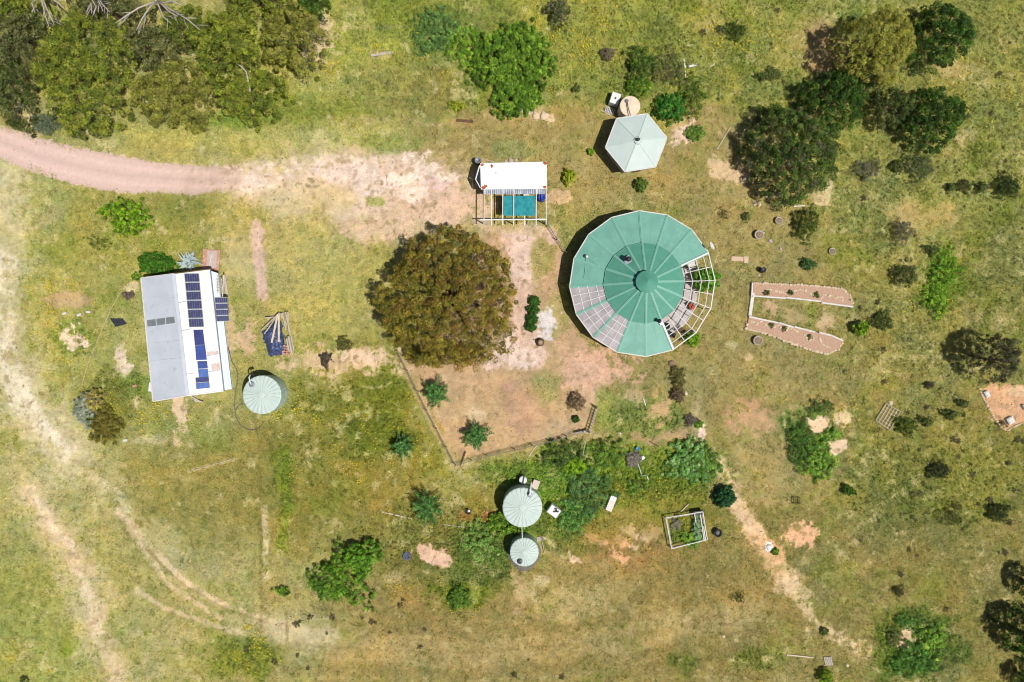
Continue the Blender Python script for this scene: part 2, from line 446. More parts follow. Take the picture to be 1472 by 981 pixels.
# the yard round the big tree and the round house
poly([(700, 330), (800, 325), (812, 372), (800, 420), (830, 480), (880, 520), (870, 560), (850, 600), (830, 625), (660, 662), (600, 560), (575, 505), (620, 520)], (194, 161, 124), .95, e=14, nz=4, v=.15)
ell(690, 600, 80, 45, (188, 156, 110), .6, e=.9, v=.2)
ell(790, 560, 70, 40, (180, 148, 102), .6, e=.9, v=.2)
poly([(715, 335), (800, 335), (795, 370), (770, 420), (770, 470), (790, 510), (780, 530), (700, 530), (720, 480), (745, 420)], (214, 184, 160), .9, e=14, nz=6, v=0)
poly([(690, 500), (740, 470), (775, 495), (785, 515), (755, 530), (690, 525)], (230, 206, 186), .8, e=14, nz=6, v=0, broken=.35)
ell(755, 365, 20, 40, (222, 198, 178), .6, e=.8, v=0)
ell(778, 372, 18, 30, (170, 154, 96), .9, e=.5, v=.5)
ell(800, 450, 18, 32, (178, 164, 104), .7, e=.7, v=.4)
ell(770, 410, 8, 26, (176, 156, 104), .5, e=.7)
ell(862, 528, 46, 26, (206, 166, 136), .85, e=.8, v=0)
ell(845, 552, 24, 30, (206, 170, 140), .6, e=.8, v=0)
ell(785, 466, 13, 24, (214, 210, 206), .9, e=.7, v=0, nz=.2)
ell(750, 584, 24, 28, (178, 140, 116), .75, e=.5, v=.05)
ell(750, 584, 42, 44, (180, 148, 108), .35, e=.6, v=.15)
ell(785, 556, 20, 22, (148, 146, 84), .6, e=.8, v=.5)
ell(685, 597, 14, 10, (210, 186, 150), .7, e=.8)
stroke([(575, 515), (610, 590), (655, 668)], 12, (196, 168, 126), .6, e=.9, v=.1)
stroke([(566, 520), (600, 590), (640, 660)], 8, (138, 140, 72), .6, e=.9, v=.8)
stroke([(660, 672), (740, 650), (835, 630)], 9, (176, 152, 100), .6, e=.9)
ell(500, 520, 75, 18, (214, 184, 144), .85, e=.7, v=.05)
ell(520, 513, 40, 11, (228, 198, 164), .8, e=.6, v=0)
ell(445, 517, 30, 10, (206, 180, 138), .7, e=.8, v=.1)
# long plot beside the house, strips
stroke([(369, 324), (372, 370), (377, 424)], 17, (206, 176, 154), .95, e=.4, v=0, fine=.25, nz=.15)
ell(344, 372, 22, 30, (198, 176, 118), .7, e=.8, v=.2)
ell(355, 487, 14, 24, (204, 170, 140), .8, e=.5, v=.05)
ell(330, 490, 6, 30, (200, 170, 136), .7, e=.6, v=.05)
ell(98, 431, 36, 13, (186, 154, 112), .85, e=.3, v=.2, nz=.15)
ell(103, 486, 30, 26, (122, 134, 52), .7, e=.6, v=1)
ell(103, 486, 16, 14, (226, 204, 172), .95, e=.35, nz=.45, v=0, fine=.5)
poly([(160, 490), (176, 492), (183, 520), (192, 526), (182, 545), (162, 545), (166, 515)], (232, 210, 180), .95, e=5, nz=5, v=0)
ell(176, 470, 28, 30, (186, 170, 102), .5, e=.8)
ell(190, 415, 10, 11, (220, 196, 156), .8, e=.5, v=.1)
ell(185, 578, 14, 10, (228, 206, 174), .9, e=.4, nz=.6, v=0)
ell(200, 555, 40, 20, (112, 130, 44), .6, e=.8, v=1)
ell(230, 600, 30, 20, (146, 142, 66), .6, e=.8)
ell(259, 597, 9, 24, (224, 192, 154), .9, e=.5, v=.05)
ell(312, 598, 4, 14, (204, 180, 142), .8, e=.6)
ell(220, 632, 22, 7, (216, 190, 152), .6, e=.6)
ell(290, 618, 40, 14, (184, 168, 108), .5, e=.8)
ell(150, 590, 36, 50, (126, 118, 46), .8, e=.6, v=1)
ell(65, 315, 30, 10, (182, 156, 112), .6, e=.6, rot=-35)
ell(60, 190, 8, 6, (204, 186, 150), .5)
ell(32, 150, 12, 40, (196, 176, 130), .8, e=.7, rot=-25, v=.3)
# wheel tracks in the western paddock
stroke([(-6, 230), (0, 330), (-4, 430), (12, 520), (42, 585), (95, 650)], 84, (200, 190, 150), .7, e=1.3, nz=.6, v=.2, broken=.1)
stroke([(100, 640), (150, 700), (200, 755), (270, 830), (360, 885), (450, 915)], 62, (194, 176, 130), .5, e=1.4, nz=.5, v=.35, broken=.2)
stroke([(40, 690), (75, 760), (110, 830), (140, 900), (180, 985)], 74, (198, 178, 140), .55, e=1.4, nz=.6, v=.3, broken=.2)
stroke([(4, 270), (10, 360), (2, 430), (20, 520), (40, 570), (75, 620), (110, 650)], 50, (196, 182, 140), .6, e=1.2, nz=.5, v=.2)
stroke([(0, 380), (4, 440), (14, 520), (30, 570), (62, 615), (92, 650)], 34, (222, 212, 184), .75, e=1.0, nz=.5, v=.05, broken=.35)
stroke([(26, 550), (60, 600), (95, 645)], 12, (230, 216, 184), .8, e=.9, broken=.4, v=0)
stroke([(45, 712), (72, 752), (100, 786), (120, 830), (138, 880), (160, 940), (175, 985)], 30, (208, 184, 152), .6, e=1.3, nz=.5, v=.05, broken=.25)
stroke([(55, 722), (80, 765), (104, 785)], 13, (226, 204, 172), .8, e=.8, broken=.25, v=0)
stroke([(112, 825), (132, 870), (140, 905)], 17, (224, 204, 168), .8, e=.8, broken=.4, v=0)
stroke([(85, 830), (110, 885), (135, 920)], 12, (200, 180, 142), .6, e=.9, broken=.3)
stroke([(120, 680), (165, 705), (185, 740)], 14, (214, 192, 158), .6, e=1, broken=.5)
stroke([(170, 735), (200, 765), (235, 806), (270, 842), (318, 868), (350, 880), (390, 895), (440, 908)], 10, (216, 192, 150), .85, e=.8, v=.05, fine=.3, broken=.12)
stroke([(185, 760), (215, 800), (240, 838), (282, 866), (316, 888)], 8, (210, 188, 148), .8, e=.8, v=.05, broken=.25)
stroke([(198, 850), (235, 873), (290, 893), (340, 910), (385, 916)], 8, (214, 192, 156), .65, e=.8, v=.05, broken=.15)
stroke([(250, 790), (285, 815), (305, 828)], 8, (206, 184, 140), .7, e=.9, broken=.4)
stroke([(320, 880), (365, 895), (420, 905)], 6, (196, 172, 130), .8, e=.9)
stroke([(210, 790), (262, 840), (325, 876), (400, 900)], 3, (122, 108, 60), .5, e=1)
stroke([(395, 905), (450, 918), (540, 930), (700, 938), (900, 920), (1080, 880)], 40, (190, 168, 116), .55, e=1.3, nz=.5, v=.3)
stroke([(400, 905), (430, 912), (470, 915)], 26, (212, 194, 146), .7, e=1.1, v=.1)
for k in range(9):
    yy = 862 + 14 * k
    stroke([(450, yy + 12), (640, yy + 22), (860, yy + 6), (1060, yy - 38)], 4.5, (184, 162, 110) if k % 2 else (126, 106, 58), .4, e=1.2, broken=.5)
stroke([(380, 730), (381, 768), (383, 830)], 9, (216, 198, 168), .7, e=.9, broken=.35, v=.05)
stroke([(372, 640), (374, 740), (376, 880)], 4, (122, 104, 56), .4, e=1)
stroke([(408, 650), (412, 720), (404, 790)], 16, (140, 146, 44), .8, e=.9, v=1)
stroke([(394, 650), (402, 700)], 10, (150, 150, 40), .6, e=.9, v=1)
stroke([(375, 890), (376, 930)], 3, (118, 104, 60), .45, e=1); stroke([(412, 880), (413, 920)], 3, (118, 104, 60), .45, e=1)
stroke([(270, 678), (338, 660)], 5, (206, 186, 144), .6, e=.8, broken=.3)
ell(345, 945, 55, 30, (128, 132, 44), .8, e=.9, v=1)
ell(95, 935, 10, 14, (150, 156, 40), .6, e=.9)
ell(250, 930, 60, 30, (196, 178, 138), .4, e=1)
# lower middle: tanks, weedy beds
ell(640, 780, 130, 60, (128, 124, 60), .7, e=.8, v=1)
ell(690, 800, 50, 55, (108, 122, 52), .75, e=.8, v=1)
ell(800, 735, 75, 55, (104, 122, 44), .8, e=.7, v=1)
ell(745, 690, 50, 28, (108, 130, 44), .7, e=.8, v=1)
ell(860, 690, 110, 50, (118, 142, 46), .85, e=.6, v=1)
ell(960, 680, 90, 40, (132, 142, 48), .8, e=.7, v=1)
ell(700, 730, 40, 30, (146, 128, 58), .7, e=.8)
ell(668, 742, 12, 6, (176, 120, 70), .5); ell(704, 742, 10, 7, (176, 104, 64), .7, e=.6)
poly([(604, 786), (640, 787), (652, 800), (648, 818), (622, 815), (602, 805)], (226, 188, 158), .95, e=5, nz=3, v=0)
ell(568, 830, 16, 8, (208, 184, 146), .6, e=.8)
ell(682, 850, 8, 12, (220, 192, 150), .8, e=.6, v=.1)
ell(660, 858, 36, 24, (128, 138, 36), .7, e=.8, v=1)
ell(560, 880, 60, 34, (158, 134, 78), .7, e=.8)
ell(745, 850, 10, 40, (186, 156, 116), .6, e=.9, v=.1)
ell(780, 834, 14, 9, (224, 200, 164), .7, e=.6, nz=.6)
ell(830, 870, 60, 26, (194, 172, 124), .6, e=.9, nz=.6)
ell(886, 786, 70, 34, (162, 122, 80), .55, e=.9)
for i, (x, y, rx, ry) in enumerate(((868, 778, 8, 5), (926, 772, 16, 9), (890, 800, 12, 8), (905, 760, 9, 7), (850, 772, 7, 5), (820, 800, 7, 9), (938, 765, 9, 6), (828, 805, 6, 4), (895, 785, 8, 14), (912, 788, 9, 5))):
    ell(x, y, rx, ry, ((226, 176, 132), (224, 196, 160))[i % 2], .75, e=.6, nz=.7, fine=.7, v=0)
ell(930, 600, 60, 34, (132, 138, 66), .8, e=.6, v=.9)
ell(948, 586, 14, 18, (188, 156, 112), .9, e=.4, v=.1)
ell(870, 590, 16, 32, (142, 146, 74), .7, e=.6, v=.8)
poly([(900, 612), (930, 628), (990, 612), (990, 630), (940, 640), (905, 632)], (186, 152, 114), .8, e=8, v=.1)
ell(912, 570, 14, 9, (190, 158, 120), .7, e=.5, v=.1)
ell(985, 760, 24, 20, (112, 128, 48), .8, e=.4, v=1)
ell(900, 740, 110, 40, (152, 132, 62), .6, e=.8)
ell(990, 740, 60, 26, (148, 134, 52), .5, e=.9)
# eastern side
stroke([(1028, 655), (1045, 690), (1062, 728), (1085, 770), (1110, 800), (1135, 835)], 26, (224, 190, 150), .9, e=.9, nz=.6, v=.05, fine=.6, broken=.28)
stroke([(1085, 775), (1105, 800), (1135, 838)], 34, (222, 176, 124), .85, e=.8, nz=.5, v=.05, broken=.4)
stroke([(1130, 835), (1155, 862), (1170, 900), (1200, 912), (1240, 930)], 26, (216, 190, 148), .85, e=.9, nz=.7, v=.1, fine=.6, broken=.42)
stroke([(1120, 815), (1170, 835), (1250, 812)], 12, (186, 164, 112), .5, e=1, broken=.3)
ell(1151, 767, 21, 19, (230, 180, 136), .95, e=.6, nz=.02, fine=-.08, v=0)
ell(1145, 758, 6, 5, (128, 124, 62), .8); ell(1156, 768, 6, 5, (176, 130, 84), .6)
ell(1106, 787, 4.5, 4.5, (250, 246, 238), 1, e=.5, nz=.1, v=0)
ell(1086, 598, 30, 26, (186, 148, 112), .8, e=.6, v=.1)
ell(1165, 630, 38, 52, (96, 120, 48), .85, e=.4, v=1, rot=-15, nz=.3)
poly([(1158, 602), (1178, 596), (1194, 602), (1190, 618), (1176, 627), (1166, 618)], (228, 200, 164), .97, e=5, nz=4, v=0)
poly([(1184, 636), (1200, 628), (1218, 634), (1214, 646), (1198, 662), (1186, 660), (1192, 648)], (228, 200, 164), .97, e=5, nz=4, v=0)
ell(1214, 600, 14, 8, (218, 194, 152), .8, e=.5, nz=.7, rot=-30, v=0)
poly([(1408, 560), (1430, 552), (1480, 555), (1500, 600), (1480, 605), (1446, 618), (1425, 600)], (214, 166, 124), .97, e=5, nz=2, v=0)
ell(1448, 585, 22, 20, (218, 174, 130), .7, e=.8); ell(1464, 562, 16, 8, (222, 192, 148), .7)
ell(1318, 930, 58, 50, (96, 118, 44), .85, e=.7, v=1)
ell(1302, 916, 12, 20, (206, 180, 142), .95, e=.4, v=0, nz=.35)
ell(1090, 948, 40, 14, (118, 124, 42), .6, e=.8, v=1); ell(980, 950, 20, 14, (120, 126, 44), .6, e=.8, v=1)
ell(976, 186, 18, 17, (220, 192, 166), .95, e=.4, nz=.35, v=0)
ell(955, 170, 26, 30, (176, 156, 84), .7, e=.6)
ell(770, 164, 18, 8, (232, 206, 168), .9, e=.4, nz=.5, rot=20, v=0)
ell(670, 172, 20, 10, (176, 144, 96), .6)
poly([(500, 166), (640, 176), (640, 184), (500, 172)], (192, 166, 118), .6, e=8)
ell(730, 165, 50, 14, (178, 150, 96), .7, e=.7, v=.3)
ell(735, 215, 40, 16, (158, 154, 96), .7, e=.7, v=.8)
ell(740, 330, 60, 8, (206, 182, 146), .7, e=.8, nz=.6, v=.2)
ell(802, 285, 14, 10, (214, 178, 136), .7, e=.6, nz=.5, v=0)
ell(455, 58, 20, 34, (214, 186, 152), .85, e=.7, v=.1, rot=20, nz=.5)
stroke([(480, 40), (590, 38)], 3, (190, 162, 118), .6, e=.8)
ell(545, 78, 17, 7, (202, 174, 132), .6, e=.5)
ell(620, 45, 36, 34, (112, 128, 52), .6, e=.8, v=1)
ell(700, 110, 50, 50, (140, 140, 58), .6, e=.8, v=1)
ell(1052, 250, 26, 13, (214, 184, 146), .8, e=.6, nz=.6, rot=35, v=.1)
ell(1185, 282, 20, 13, (216, 190, 148), .75, e=.6, nz=.6, rot=-40, v=.1)
ell(1372, 100, 34, 14, (206, 176, 132), .7, e=.7, nz=.5); ell(1385, 198, 14, 13, (204, 180, 146), .7, e=.6)
ell(1190, 70, 35, 40, (170, 134, 110), .6, e=.8, v=.2)
ell(1160, 60, 28, 22, (182, 158, 112), .5, e=.9)
ell(1330, 310, 60, 26, (186, 160, 104), .7, e=.8, nz=.6, v=.3)
ell(1395, 372, 20, 26, (196, 170, 116), .6, e=.8, nz=.6)
ell(1355, 405, 30, 50, (104, 128, 40), .8, e=.7, v=1)
ell(1415, 455, 30, 20, (172, 150, 108), .6, e=.9)
ell(1240, 40, 40, 30, (140, 150, 70), .5, e=.9, v=1)
ell(1108, 396, 4, 6, (180, 150, 116), .3)
poly([(1080, 426), (1160, 434), (1200, 438), (1200, 470), (1170, 466), (1085, 452)], (150, 138, 84), .8, e=8, v=.6)
ell(1106, 444, 16, 13, (196, 164, 124), .9, e=.4, v=.1); ell(1138, 452, 14, 10, (186, 158, 112), .7, e=.6, v=.1)
ell(1184, 462, 11, 14, (196, 168, 130), .8, e=.5, v=.1); ell(1165, 452, 8, 22, (132, 136, 56), .7, e=.8, v=1)
ell(1076, 514, 7, 6, (214, 186, 144), .8, e=.5); ell(1050, 496, 8, 5, (212, 186, 140), .7, e=.5)
ell(1000, 605, 10, 30, (206, 180, 140), .5, e=.9, nz=.7); ell(1009, 620, 4, 10, (232, 206, 184), .9, e=.5, v=0)
ell(1030, 690, 12, 20, (212, 182, 140), .5, e=.9)

# texture everywhere: straw and green mottling, pale flecks, dark clods
grow = np.clip(GV, 0, 1)
n_big, n_mid, n_fine = NL[0], fbm([46, 22, 11], 41), fbm([6, 3.4], 42)
straw = (n_mid * .8 + n_big * .5 + n_fine * .45)
GC *= 1 + (straw[..., None] * np.array([.12, .055, .0])) * (0.35 + .65 * grow[..., None])
GC *= (1 + .07 * NL[1] * grow + .06 * fbm([12, 6], 43))[..., None]
m = sstep((fbm([18, 8, 4], 44) + .35 * NL[2] - .52) / .5) * grow * .55; put(m, (116, 120, 50), None)
m = sstep((fbm([14, 6, 3.4], 45) + .2 * NQ - .35 * NL[2] - .6) / .4) * np.clip(grow + .15, 0, 1) * .7; put(m, (212, 188, 142), None)
m = sstep((fbm([60, 26, 9, 4], 52) - .42) / .5) * grow * .55; put(m, (196, 170, 122), None)
m = sstep((fbm([70, 30, 10, 4], 53) - .34) / .5) * grow * .6; put(m, (124, 130, 42), None)
m = sstep((fbm([7, 3.6], 46) - .62) / .35) * grow * (PX > 1000) * .5; put(m, (204, 188, 140), None)
m = sstep((fbm([6, 3.5], 47) - .72) / .3) * grow * .3; put(m, (104, 96, 52), None)
m = sstep((fbm([8, 4], 48) + .35 * NQ - .5) / .3) * (1 - grow) * .5; put(m, (160, 134, 98), None)
m = sstep((fbm([7, 3.6], 49) + .3 * NQ - .75) / .25) * (1 - grow) * .5; put(m, (122, 112, 66), None)
lf = (.03 + .07 * sstep((620 - PX) / 520))[..., None]; GC = GC * (1 - lf) + np.array([214, 208, 168.]) * lf; bg_ = (1 - grow)[..., None]; GC = GC * (np.array([.985, 1.005, .96]) * (1 - bg_) + np.array([1.0, .983, 1.0]) * bg_)
GREENER = np.clip(grow, 0, 1)[..., None] * np.array([-4., 3, 3]); GC += GREENER
def gsample(px, py):
    i = np.clip(((np.asarray(px) - gx[0]) / STEP).astype(int), 0, NXG - 1); j = np.clip(((np.asarray(py) - gy[0]) / STEP).astype(int), 0, NYG - 1)
    return GC[j, i], GV[j, i]

out_ = np.maximum(np.maximum(-PX - 8, PX - 1480), np.maximum(-PY - 8, PY - 989)); fo = sstep(out_ / 58)[..., None]
GC = GC * (1 - fo) + np.array([152., 142, 78]) * fo
# one sheet that runs on to the horizon
far = np.array([6000., 2500, 1000, 400, 150])
xs = np.concatenate([(gx[0] - far / S), gx, (gx[-1] + far[::-1] / S)])
ys = np.concatenate([(gy[0] - far / S), gy, (gy[-1] + far[::-1] / S)])
XX, YY = np.meshgrid((xs - 736) * S, (490.5 - ys) * S)
CC = np.pad(GC, ((5, 5), (5, 5), (0, 0)), mode='reflect')
Vg = np.stack([XX, YY, np.zeros_like(XX)], -1).reshape(-1, 3)
ny_, nx_ = XX.shape
ii = (np.arange(ny_ - 1)[:, None] * nx_ + np.arange(nx_ - 1)[None]).ravel()
Fg = np.stack([ii + nx_, ii + nx_ + 1, ii + 1, ii], 1)
g = np_mesh('ground', Vg, Fg, M['ground'], np.clip(lin(CC.reshape(-1, 3)) / KG, .004, .8))
tag(g, kind='structure')
# the gravel drive, a thin ragged sheet that thins out where the yard begins
cl = [(-90, 175), (0, 203), (60, 226), (120, 241), (180, 252), (250, 257.5), (300, 259), (348, 261)]
hw = [22, 22, 26, 26, 25, 21.5, 20, 15]
pts = []
for k in range(0, 141):
    t = k / 140 * (len(cl) - 1); i = min(int(t), len(cl) - 2); f = t - i
    pts.append((cl[i][0] * (1 - f) + cl[i + 1][0] * f, cl[i][1] * (1 - f) + cl[i + 1][1] * f, hw[i] * (1 - f) + hw[i + 1] * f))
V_, C_ = [], []
for k, (x, y, w) in enumerate(pts):
    a, b = pts[max(k - 1, 0)], pts[min(k + 1, 140)]
    tx, ty = b[0] - a[0], b[1] - a[1]; l = math.hypot(tx, ty); nx, ny = -ty / l, tx / l
    for q in range(13):
        u = -1 + q / 6
        ww = w * (1 + (RNG.normal() * .05 if q in (0, 12) else 0))
        e = RNG.normal() * 2.5 if k == 140 else 0
        wx, wy = W(x + nx * u * ww + tx / l * e, y + ny * u * ww + ty / l * e)
        V_.append((wx, wy, .012 if q not in (0, 12) else .006))
        rut = math.exp(-((abs(u) - .45) / .16) ** 2)
        gc_ = gsample(x + nx * u * w, y + ny * u * w)[0]; fd = min(1, max(0, (k - 92) / 46 + RNG.normal() * .08)); fd = fd * .95
        C_.append((np.array((225, 194, 180)) * (1 - fd) + gc_ * fd) * (1 + .05 * rut - .03 * (abs(u) < .15) + RNG.normal() * .008 - .05 * (abs(u) > .85)))
F_ = [(k * 13 + q, k * 13 + q + 1, (k + 1) * 13 + q + 1, (k + 1) * 13 + q) for k in range(140) for q in range(12)]
V_ = np.array(V_); F_ = np.array(F_)[:, ::-1] if True else F_
rd = np_mesh('dirt_road', V_, F_, M['road'], np.clip(lin(np.array(C_)) / KEXP, 0, .8)); tag(rd, kind='structure')

# ------------------------------------------------------------------ leaves and grasses
def leaf_arrays(rng, cen, rad, per, size, cols, up=.35, jit=.6, colvar=.16, lo=.5, elong=.6, hue=.08):
    """kite-shaped leaf faces spread over the outsides of many small clumps"""
    cen = np.repeat(np.asarray(cen, float), per, 0); rad = np.repeat(np.asarray(rad, float), per)
    cols = np.repeat(np.asarray(cols, float), per, 0); n = len(cen)
    d = rng.normal(size=(n, 3)); d /= np.linalg.norm(d, axis=1, keepdims=True)
    d[:, 2] = np.where(d[:, 2] < -.35, -d[:, 2], d[:, 2])
    p = cen + d * (rad * (lo + (1 - lo) * np.sqrt(rng.random(n))))[:, None]
    p[:, 2] = np.maximum(p[:, 2], .04)
    nn = d + rng.normal(size=(n, 3)) * jit + np.array([0, 0, up]); nn /= np.linalg.norm(nn, axis=1, keepdims=True)
    t = np.cross(nn, rng.normal(size=(n, 3))); t /= np.linalg.norm(t, axis=1, keepdims=True); b = np.cross(nn, t)
    s = (size * rng.uniform(.65, 1.35, n))[:, None]
    V = np.stack([p - t * s * .55, p + b * s * elong * .5, p + t * s * .55, p - b * s * elong * .5], 1).reshape(-1, 3)
    c = cols * (1 + rng.normal(size=(n, 1)) * colvar); c[:, 0] *= 1 + rng.normal(size=n) * hue; c[:, 2] *= 1 + rng.normal(size=n) * hue
    C = np.repeat(np.clip(c, .004, .8), 4, 0)
    F = np.arange(n * 4).reshape(-1, 4)
    return V, F, C
def clump_cols(rng, n, pal, var=.18):
    pal = np.array([alb(c) for c in pal]); i = rng.integers(0, len(pal), n)
    return pal[i] * (1 + rng.normal(size=(n, 1)) * var)
def dome_clumps(rng, R, h, base, cr, ry=None, lump=.12, fill=1.35, sink=.25, pw=.5, rag=.04):
    ry = ry or R; n = max(6, int(fill * R * ry / (cr * cr)))
    k = np.arange(n) + .5; rho = np.sqrt(k / n); th = k * 2.399963 + rng.normal(size=n) * .25
    ph = rng.uniform(0, 6.28, 4)
    edge = 1 + lump * (np.sin(2 * th + ph[0]) * .6 + np.sin(3 * th + ph[1]) + np.sin(5 * th + ph[2]) * .7 + np.sin(9 * th + ph[3]) * .4) / 1.6
    rr = np.clip(rho + rng.normal(size=n) * rag, 0, 1 + rag * 1.5) * edge
    x = rr * R * np.cos(th); y = rr * ry * np.sin(th)
    z = base + (h - base) * np.clip(1 - rho ** 2, 0, 1) ** pw - rng.random(n) ** 2 * sink * (h - base) + rng.normal(size=n) * .12 * cr
    rad = cr * rng.uniform(.7, 1.3, n)
    return np.stack([x, y, np.maximum(z, rad * .5)], 1), rad
def star_clumps(rng, R, h, arms=14, tiers=2):
    c, r = [], []
    for t in range(tiers):
        L = R * (1 - .3 * t); z0 = h * (.3 + .28 * t); na = arms - 4 * t; tw = rng.uniform(0, 6.28)
        for a in range(na):
            th = tw + 2 * math.pi * (a + rng.uniform(-.32, .32)) / na; l = L * rng.uniform(.72, 1.25); bend = rng.uniform(-.25, .25)
            for q in np.linspace(.1, 1, 9):
                tq = th + bend * q
                c.append((math.cos(tq) * l * q, math.sin(tq) * l * q, z0 + h * .14 * q + rng.normal() * .04)); r.append(R * .085 * (1.35 - .85 * q))
                if .3 < q < .9:
                    for sg in (-1, 1):
                        o = sg * R * rng.uniform(.06, .17) * (1.1 - q * .6)
                        c.append((c[-1 if sg < 0 else -2][0] - math.sin(tq) * o, c[-1 if sg < 0 else -2][1] + math.cos(tq) * o, z0 + h * .1 * q)); r.append(R * .055)
    for q in np.linspace(.6, 1, 6): c.append((0, 0, h * q)); r.append(R * .08)
    return np.array(c), np.array(r)
def trunk_mb(rng, cen, h, r, limbs=6, z0=0.0):
    mb = MB(); top = Vector((rng.normal() * .1 * h * .2, rng.normal() * .1 * h * .2, h * .45))
    mb.tube([(0, 0, z0), (top.x * .5, top.y * .5, h * .22), top], [r * 1.25, r * .95, r * .75], 8)
    ids = rng.choice(len(cen), min(limbs, len(cen)), replace=False)
    for i in ids:
        e = Vector(cen[i]); mid = top.lerp(e, .5) + Vector((rng.normal() * .15, rng.normal() * .15, .1 * h))
        mb.tube([top * .9, mid, e], [r * .55, r * .35, r * .08], 6)
    return mb
PLANT_SEED = [0]
def plant(name, pos, label, cat, clumps, pal, leaf=.2, per=60, var=.18, group=None, trunk=None, limbs=6, crown='crown', lo=.5, up=.35, elong=.6, trunkmat='bark', jit=.6, gain=1.0):
    PLANT_SEED[0] += 1; rng = np.random.default_rng(1000 + PLANT_SEED[0])
    cen, rad = clumps(rng)
    pal = [tuple(min(255, q * gain) for q in c_) for c_ in pal]
    root = thing(name, (pos[0], pos[1], 0), label, cat, group)
    V, F, C = leaf_arrays(rng, cen, rad, per, leaf, clump_cols(rng, len(cen), pal, var), lo=lo, up=up, elong=elong, jit=jit)
    np_mesh(crown, V, F, M['leaf'], C, parent=root)
    if trunk:
        mb = trunk_mb(rng, cen, float(cen[:, 2].max()), trunk, limbs)
        mb.v = [tuple(Vector(v) + root.location) for v in mb.v]
        mb.build('trunk' if cat == 'tree' else 'stem', M[trunkmat], root)
    return root
# ------------------------------------------------------------------ buildings
CAM = Vector((0, 0, H))
def hit(p, q0, nrm):
    x, y = W(p[0], p[1]); d = Vector((x, y, -H))
    t = (q0 - CAM).dot(nrm) / d.dot(nrm)
    return CAM + d * t
def on_plane(pts, q0, nrm, lift=0.0):
    return [hit(p, q0, nrm) + nrm * lift for p in pts]
def quad_uv(n_faces_after):
    return [(0, 0), (1, 0), (1, 1), (0, 1)]

# --- the round house ------------------------------------------------
RC = Vector((*W(923.6, 408, 2.6), 0))
house = thing('round_house', RC, 'large round house with green steel roof and open pergola on its east side', 'house')
ang = [math.radians(2.5 + 22.5 * k) for k in range(17)]
RE, RI, RU, RT = 7.86, 4.15, 4.32, 0.85
def hl(r): return 2.6 + (RE - r) * 0.20
def hu(r): return 3.42 + (RU - r) * 0.36
def P(a, r, h): return Vector((RC.x + r * math.cos(a), RC.y + r * math.sin(a), h))
def PF(a0, a1, f, r, h):      # point along the flat edge between two corners
    return P(a0, r, h).lerp(P(a1, r, h), f)
for k in range(16):
    a0, a1 = ang[k], ang[k + 1]
    if 1 <= k <= 7 or k in (11, 12):
        mb = MB().slab([P(a0, RI, hl(RI)), P(a0, RE, hl(RE)), P(a1, RE, hl(RE)), P(a1, RI, hl(RI))], .05)
        mb.bar(PF(a0, a1, .5, RI + .05, hl(RI) + .002), PF(a0, a1, .5, RE - .02, hl(RE) + .002), .03, .012)
        mb.build('roof_panel', M['green_roof'], house)
    elif k in (8, 9, 10):
        o = MB().slab([P(a0, RI, hl(RI)), P(a0, RE, hl(RE)), P(a1, RE, hl(RE)), P(a1, RI, hl(RI))], .02).build('clear_panel', M['poly'], house)
        o['label'] = 'dusty see-through roof panel with white battens'
        mb = MB()
        for f in (.33, .66): mb.bar(PF(a0, a1, f, RI + .1, hl(RI) + .03), PF(a0, a1, f, RE - .05, hl(RE) + .03), .055, .04)
        for r in (5.1, 6.05, 7.0): mb.bar(P(a0, r, hl(r) + .035), P(a1, r, hl(r) + .035), .055, .04)
        mb.build('batten', M['white'], o)
    if k not in (13, 14, 15, 0):
        MB().bar(P(a0, RE + .05, hl(RE) - .03), P(a1, RE + .05, hl(RE) - .03), .11, .12).build('gutter', M['white_dirty'], house)
# upper roof: sixteen flats in one cone, lapping over the lower roof
mb = MB()
for k in range(16):
    a0, a1 = ang[k], ang[k + 1]
    mb.slab([P(a0, RT, hu(RT)), P(a0, RU, hu(RU)), P(a1, RU, hu(RU)), P(a1, RT, hu(RT))], .07)
mb.build('upper_roof', M['green_roof_up'], house)
mb = MB()
for k in range(16):
    a0, a1 = ang[k], ang[k + 1]
    mb.bar(P(a0, RU + .01, hu(RU) + .01), P(a1, RU + .01, hu(RU) + .01), .07, .03)
mb.build('roof_lap', M['green_roof_up'], house)
for k in range(16):
    a = ang[k]; s_ = Vector((-math.sin(a), math.cos(a), 0))
    mb = MB().bar(P(a, 1.0, hu(1.0) + .03), P(a, RU + .04, hu(RU) + .03), .24, .03)
    mb.bar(P(a, 1.0, hu(1.0) + .055), P(a, RU + .04, hu(RU) + .055), .09, .05)
    if k not in (14, 15, 0):
        mb.bar(P(a, RI + .1, hl(RI + .1) + .03), P(a, RE, hl(RE) + .03), .3, .03); mb.bar(P(a, RI + .1, hl(RI + .1) + .06), P(a, RE, hl(RE) + .06), .1, .06)
    mb.build('ridge_cap', M['green_ridge'], house)
MB().lathe(RC, [(.8, 4.55), (.82, 5.0), (1.17, 5.02), (1.17, 5.06), (.12, 5.52), (.03, 5.56)], 32, smooth=False).build('roof_cap', M['green_roof_up'], house)
